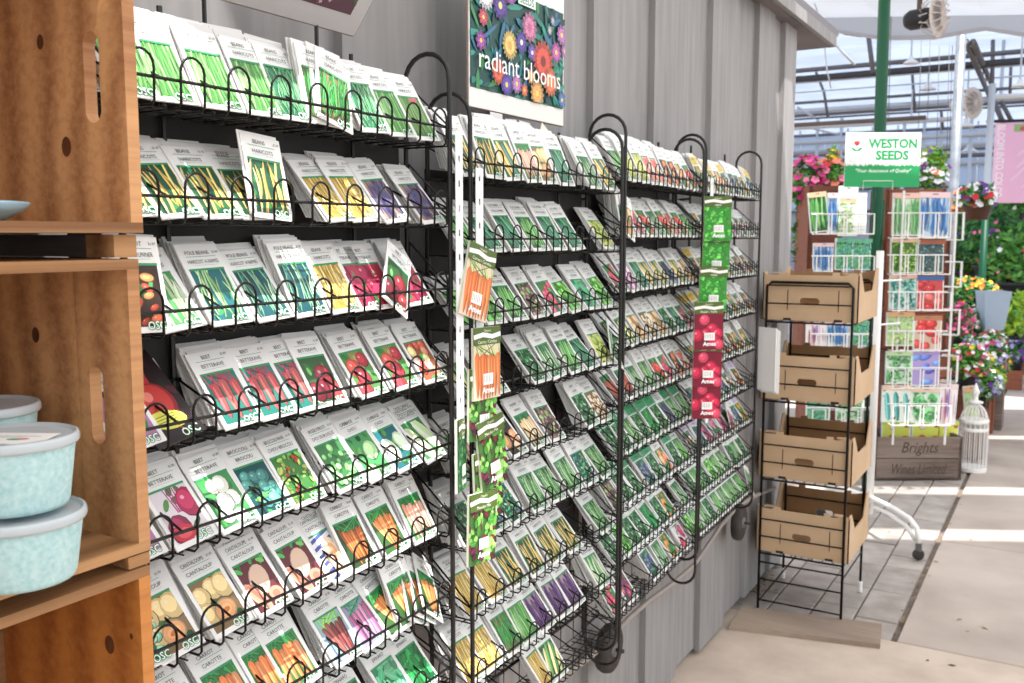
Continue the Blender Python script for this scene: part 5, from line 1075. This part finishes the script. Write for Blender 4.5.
# birdcage lantern
q = on_z(970, 474, 0); t = thing('birdcage', 'white wire birdcage lantern beside the lettered crate', 'birdcage', (q.x, q.y + .12, 0)); rad = .095; hb = .34; mb = MB()
MB().lathe([(rad, 0), (rad * 1.04, .004), (rad * 1.04, .03), (rad, .034), (.001, .034)], 24).build('base', M_WHITE, t)
for k in range(18):
    a = 2 * math.pi * k / 18; ca, sa = math.cos(a), math.sin(a)
    mb.tube([(rad * ca, rad * sa, .03), (rad * ca, rad * sa, hb)] + [(rad * ca * math.cos(e), rad * sa * math.cos(e), hb + .16 * math.sin(e)) for e in (.3, .6, .9, 1.2, 1.5)], .0035, 4)
mb.build('bars', M_WHITE, t)
for z in (hb - .04, hb + .02): MB().lathe([(rad * 1.01, z), (rad * 1.04, z + .004), (rad * 1.04, z + .02), (rad * 1.01, z + .024)], 24).build('band', M_WHITE, t)
MB().lathe([(.001, hb + .15), (.05, hb + .16), (.055, hb + .17), (.02, hb + .18), (.018, hb + .22), (.03, hb + .24), (.016, hb + .27), (.001, hb + .31)], 16).build('finial', M_WHITE, t, True)

# ================================================================== plants
LEAFM = [mat('leaf_green', '#4f8f3a', .55), mat('leaf_dark', '#2f6a34', .55), mat('leaf_lime', '#a8cc3c', .55), mat('leaf_mid', '#6aa648', .55)]
PETAL = {k: mat('petal_' + k, c, .55) for k, c in dict(magenta='#d02c84', pink='#ee7aa8', red='#cc2434', white='#f2f0f4', violet='#6a2f9a', orange='#f08a24', yellow='#f2cc3c', lilac='#b0a4e0', coral='#f08470').items()}
def plant(name, lab, c, rx, ry, rz, nleaf, leaves, nfl, fl, fsize=.022, lsize=.035, pot=None, seed=0, cat='plant', group=None):
    if nfl > 100: rx, ry, rz = rx * 1.2, ry * 1.2, rz * 1.25
    """c = centre of the foliage; pot = (mat, r, h, z) with its base height"""
    r = random.Random(seed + 77); t = thing(name, lab, cat, (c[0], c[1], pot[3] if pot else c[2] - rz), 0, group); o = Vector((0, 0, c[2] - t.location.z))
    if pot:
        m, pr, ph, _ = pot; MB().lathe([(.001, .002), (pr * .72, 0), (pr * .95, ph * .86), (pr * 1.05, ph * .87), (pr * 1.05, ph), (pr * .93, ph), (pr * .9, ph * .9), (.001, ph * .9)], 18).build('pot', m, t, True)
    def rp(shell):
        while True:
            q = Vector((r.uniform(-1, 1), r.uniform(-1, 1), r.uniform(-.8, 1)))
            if shell < q.length < 1: return Vector((q.x * rx, q.y * ry, q.z * rz))
    mb = MB()
    for i in range(nleaf):
        q = o + rp(.35); d = Vector((r.uniform(-1, 1), r.uniform(-1, 1), r.uniform(-.3, .8))).normalized(); e = d.orthogonal().normalized(); e = (Matrix.Rotation(r.uniform(0, 6.3), 3, d) @ e); s_ = lsize * r.uniform(.6, 1.3); nrm = d.cross(e) * s_ * .18
        mb.face([q - d * s_, q - d * s_ * .1 + e * s_ * .42 + nrm, q + d * s_, q - d * s_ * .1 - e * s_ * .42 + nrm], r.randrange(len(leaves)))
    mb.build('foliage', [LEAFM[k] for k in leaves], t)['kind'] = 'stuff'
    st_ = MB()
    for i in range(7): st_.tube([(r.uniform(-.02, .02), r.uniform(-.02, .02), .01 if not pot else pot[2] * .85), tuple(o + rp(.2))], .004, 4)
    st_.build('stems', LEAFM[1], t)
    if nfl:
        mb = MB()
        for i in range(nfl):
            q = o + rp(.82); q.z = max(q.z, o.z - rz * .6); n_ = Vector((q.x - o.x + r.uniform(-.02, .02), q.y - o.y - rx * .5, abs(q.z - o.z) + rz * .3)).normalized(); e = n_.orthogonal().normalized(); f = n_.cross(e); s_ = fsize * r.uniform(.7, 1.25); mi = r.randrange(len(fl)); a0 = r.uniform(0, 6)
            for k in range(5):
                a = a0 + k * 1.2566; g = lambda an, rr, hh: q + (e * math.cos(an) + f * math.sin(an)) * s_ * rr + n_ * s_ * hh
                mb.face([q, g(a - .62, .8, .25), g(a, 1.05, .35), g(a + .62, .8, .25)], mi)
        mb.build('blossoms', [PETAL[k] for k in fl], t)['kind'] = 'stuff'
    return t
def P_(px, py, Z): return at(px, py, Z)
GF = 'flowering plants at the greenhouse bench'
stand_ = thing('flower_stand', 'stepped wooden stand carrying the bank of potted flowers', 'stand', (0, 0, 0))
stand2_ = thing('shrub_stand', 'stepped wooden stand under the far green shrubs', 'stand', (0, 0, 0))
def step(par, x, y, z, r):
    if z > .06: MB().box((x, y, z / 2 - .002), (r, r, z - .006)).build('step', M_CRATED, par)
q = at(806, 182, 7.05); plant('potted_petunia', 'magenta and pink petunias beside the end of the grey wall', q, .13, .13, .2, 260, (0, 3), 90, ('magenta', 'pink', 'magenta'), .034, .04, seed=1, group=GF)
q = at(830, 176, 7.05); plant('potted_petunia', 'coral and pink flowers above the left wooden box', q, .14, .12, .12, 260, (0, 3), 70, ('coral', 'pink', 'red'), .028, .04, seed=2, group=GF)
q = at(833, 162, 7.15); plant('potted_celosia', 'orange flower spikes behind the coral flowers', q, .05, .05, .14, 70, (3,), 40, ('orange', 'yellow'), .02, .03, seed=22, group=GF)
q = at(931, 170, 6.95); plant('potted_petunia', 'white petunias above the right wooden box beside the sign', q, .12, .12, .18, 320, (0, 3, 2), 46, ('white', 'white', 'violet', 'coral'), .026, .035, seed=3, group=GF)
q = at(807, 232, 7.15); plant('leafy_bag_plant', 'dark green foliage at the lower left behind the spinner', q, .1, .1, .36, 320, (1, 0), 12, ('violet', 'yellow'), .025, .05, seed=4)
q = at(977, 197, 8.4); plant('hanging_basket', 'hanging basket of white, red and purple petunias', q, .17, .17, .13, 380, (0, 1, 3), 90, ('white', 'white', 'violet', 'red', 'white', 'violet'), .026, .035, pot=(M_POT, .13, .16, q.z - .2), seed=5, cat='hanging basket')
q = at(960, 203, 8.7); plant('potted_begonia', 'orange flowers just left of the hanging basket', q, .06, .06, .14, 90, (0,), 50, ('orange',), .028, .03, seed=6, group=GF)
# bench flowers
for i, (px, py, Z, rx, rz, fl, lab, lv) in enumerate((
  (968, 292, 9.2, .24, .12, ('orange', 'yellow', 'orange'), 'orange and yellow marigolds left of the blue planter', (0, 1)), (966, 331, 8.6, .16, .16, ('magenta', 'pink', 'white'), 'magenta and white flowers beside the display panel', (0, 1)),
  (957, 350, 8.2, .13, .14, ('white', 'white', 'lilac'), 'white flower cluster at the edge of the display', (0, 3)), (977, 345, 8.6, .2, .14, ('red', 'magenta', 'white', 'yellow'), 'red and magenta flowers in the middle of the flower bank', (0, 1, 3)),
  (972, 372, 8.3, .22, .13, ('white', 'lilac', 'yellow', 'lilac'), 'pale lilac and white pansies low in the flower bank', (0, 3)), (990, 362, 8.8, .15, .13, ('red', 'yellow', 'magenta'), 'red and yellow flowers at the right of the flower bank', (0, 3, 2)),
  (1016, 352, 10.6, .18, .1, ('violet', 'violet', 'lilac'), 'violet petunias in a black pot at the right edge', (0, 1)), (1014, 315, 11.2, .25, .3, (), 'lime green sweet potato vine right of the blue planter', (2, 2, 3)),
  (972, 318, 9.0, .2, .1, ('white', 'white'), 'white daisies in front of the blue planter', (0, 1)),
  (984, 352, 8.1, .15, .11, ('white', 'magenta', 'lilac'), 'white and magenta flowers just under the blue planter', (0, 1, 3)), (962, 384, 7.9, .13, .11, ('violet', 'lilac', 'white'), 'lilac and violet pansies behind the birdcage', (0, 3)),
  (985, 378, 8.2, .13, .1, ('lilac', 'white', 'yellow'), 'lilac pansies at the lower right of the flower bank', (3, 2)), (958, 322, 7.9, .1, .13, ('magenta', 'pink'), 'pink flowers at the upper left of the flower bank', (0, 1)), (967, 362, 7.75, .16, .12, ('white', 'pink', 'magenta', 'red', 'yellow'), 'mixed pink, white and yellow flowers in front of the flower bank', (0, 3)), (980, 384, 7.9, .14, .11, ('white', 'lilac', 'violet'), 'white and violet pansies at the front right of the bank', (0, 3)),
  (992, 342, 8.2, .1, .08, ('white', 'red'), 'white and red flowers at the right foot of the blue planter', (1, 0)))):
    q = at(px, py, Z); zb = 0.0
    ph = .16; pz = max(q.z - rz - ph * .6, 0)
    step(stand_, q.x, q.y, pz, rx * .9)
    plant('potted_flowers' if fl else 'potted_vine', lab, q, rx, rx, rz, 620 if fl else 620, lv, 150 if fl else 0, fl, .02, .036 if fl else .05, pot=(M_POTB, rx * .5, ph, pz), seed=10 + i, group=GF)
# green garden plants far right
for i, (px, py, Z, rx, rz, lv, fl, lab) in enumerate(((1000, 240, 12.2, .5, .42, (0, 1), ('pink', 'violet'), 'tall dark green shrub below the pink banner'), (1018, 256, 11.8, .45, .42, (0, 3), ('pink', 'red', 'white'), 'leafy green shrub with pink flowers at the right edge'), (968, 245, 13, .35, .45, (1, 1), ('red',), 'dark shrub behind the thin green post'), (1010, 206, 14.5, .4, .12, (3, 0), ('white',), 'pale variegated plants below the banner'), (985, 262, 13.5, .5, .25, (2, 0), ('red', 'orange'), 'yellow green plants far behind the blue planter'), (1010, 285, 13.5, .5, .2, (0, 1), ('coral', 'red'), 'low green plants with red flowers behind the lime vine'), (962, 262, 13.2, .3, .2, (2,), (), 'lime green foliage patch behind the display')))  :
    q = at(px, py, Z); step(stand2_, q.x, q.y, max(0, q.z - rz - .2), rx * .8); plant('garden_shrub', lab, q, rx, rx, rz, 800, lv, 30 if fl else 0, fl, .03, .06, pot=(M_POTB, rx * .6, .3, max(0, q.z - rz - .2)), seed=40 + i, group='shrubs on the far benches')
# blue grey tapered planter
a, b = at(974, 334, 10.0), at(1005, 334, 10.0); t = thing('tapered_planter', 'tall blue grey tapered square planter among the flowers', 'planter', at(991, 336, 8.45)); t.rotation_euler.z = R(24)
mb = MB(); w0, w1, hh = .072, .115, .40
for s0, s1, z0, z1 in ((w0, w1, 0, hh), (w1, w1 * .88, hh, hh), (w1 * .88, w1 * .8, hh, hh - .08)):
    for k in range(4):
        f = lambda s_, z, k: (s_ * (1, 1, -1, -1)[k % 4], s_ * (-1, 1, 1, -1)[k % 4], z); mb.face([f(s0, z0, k), f(s0, z0, k + 1), f(s1, z1, k + 1), f(s1, z1, k)])
mb.face([(w1 * .8 * x, w1 * .8 * y, hh - .08) for x, y in ((-1, -1), (1, -1), (1, 1), (-1, 1))]); mb.build('planter_body', mat('blue_grey_glaze', '#9fb0c4', .5), t)
q = t.location; tag(MB().box((q.x, q.y, q.z / 2 - .002), (.26, .26, q.z - .004)).build('display_plinth', M_OLDW), 'wooden plinth under the blue grey planter', 'plinth')
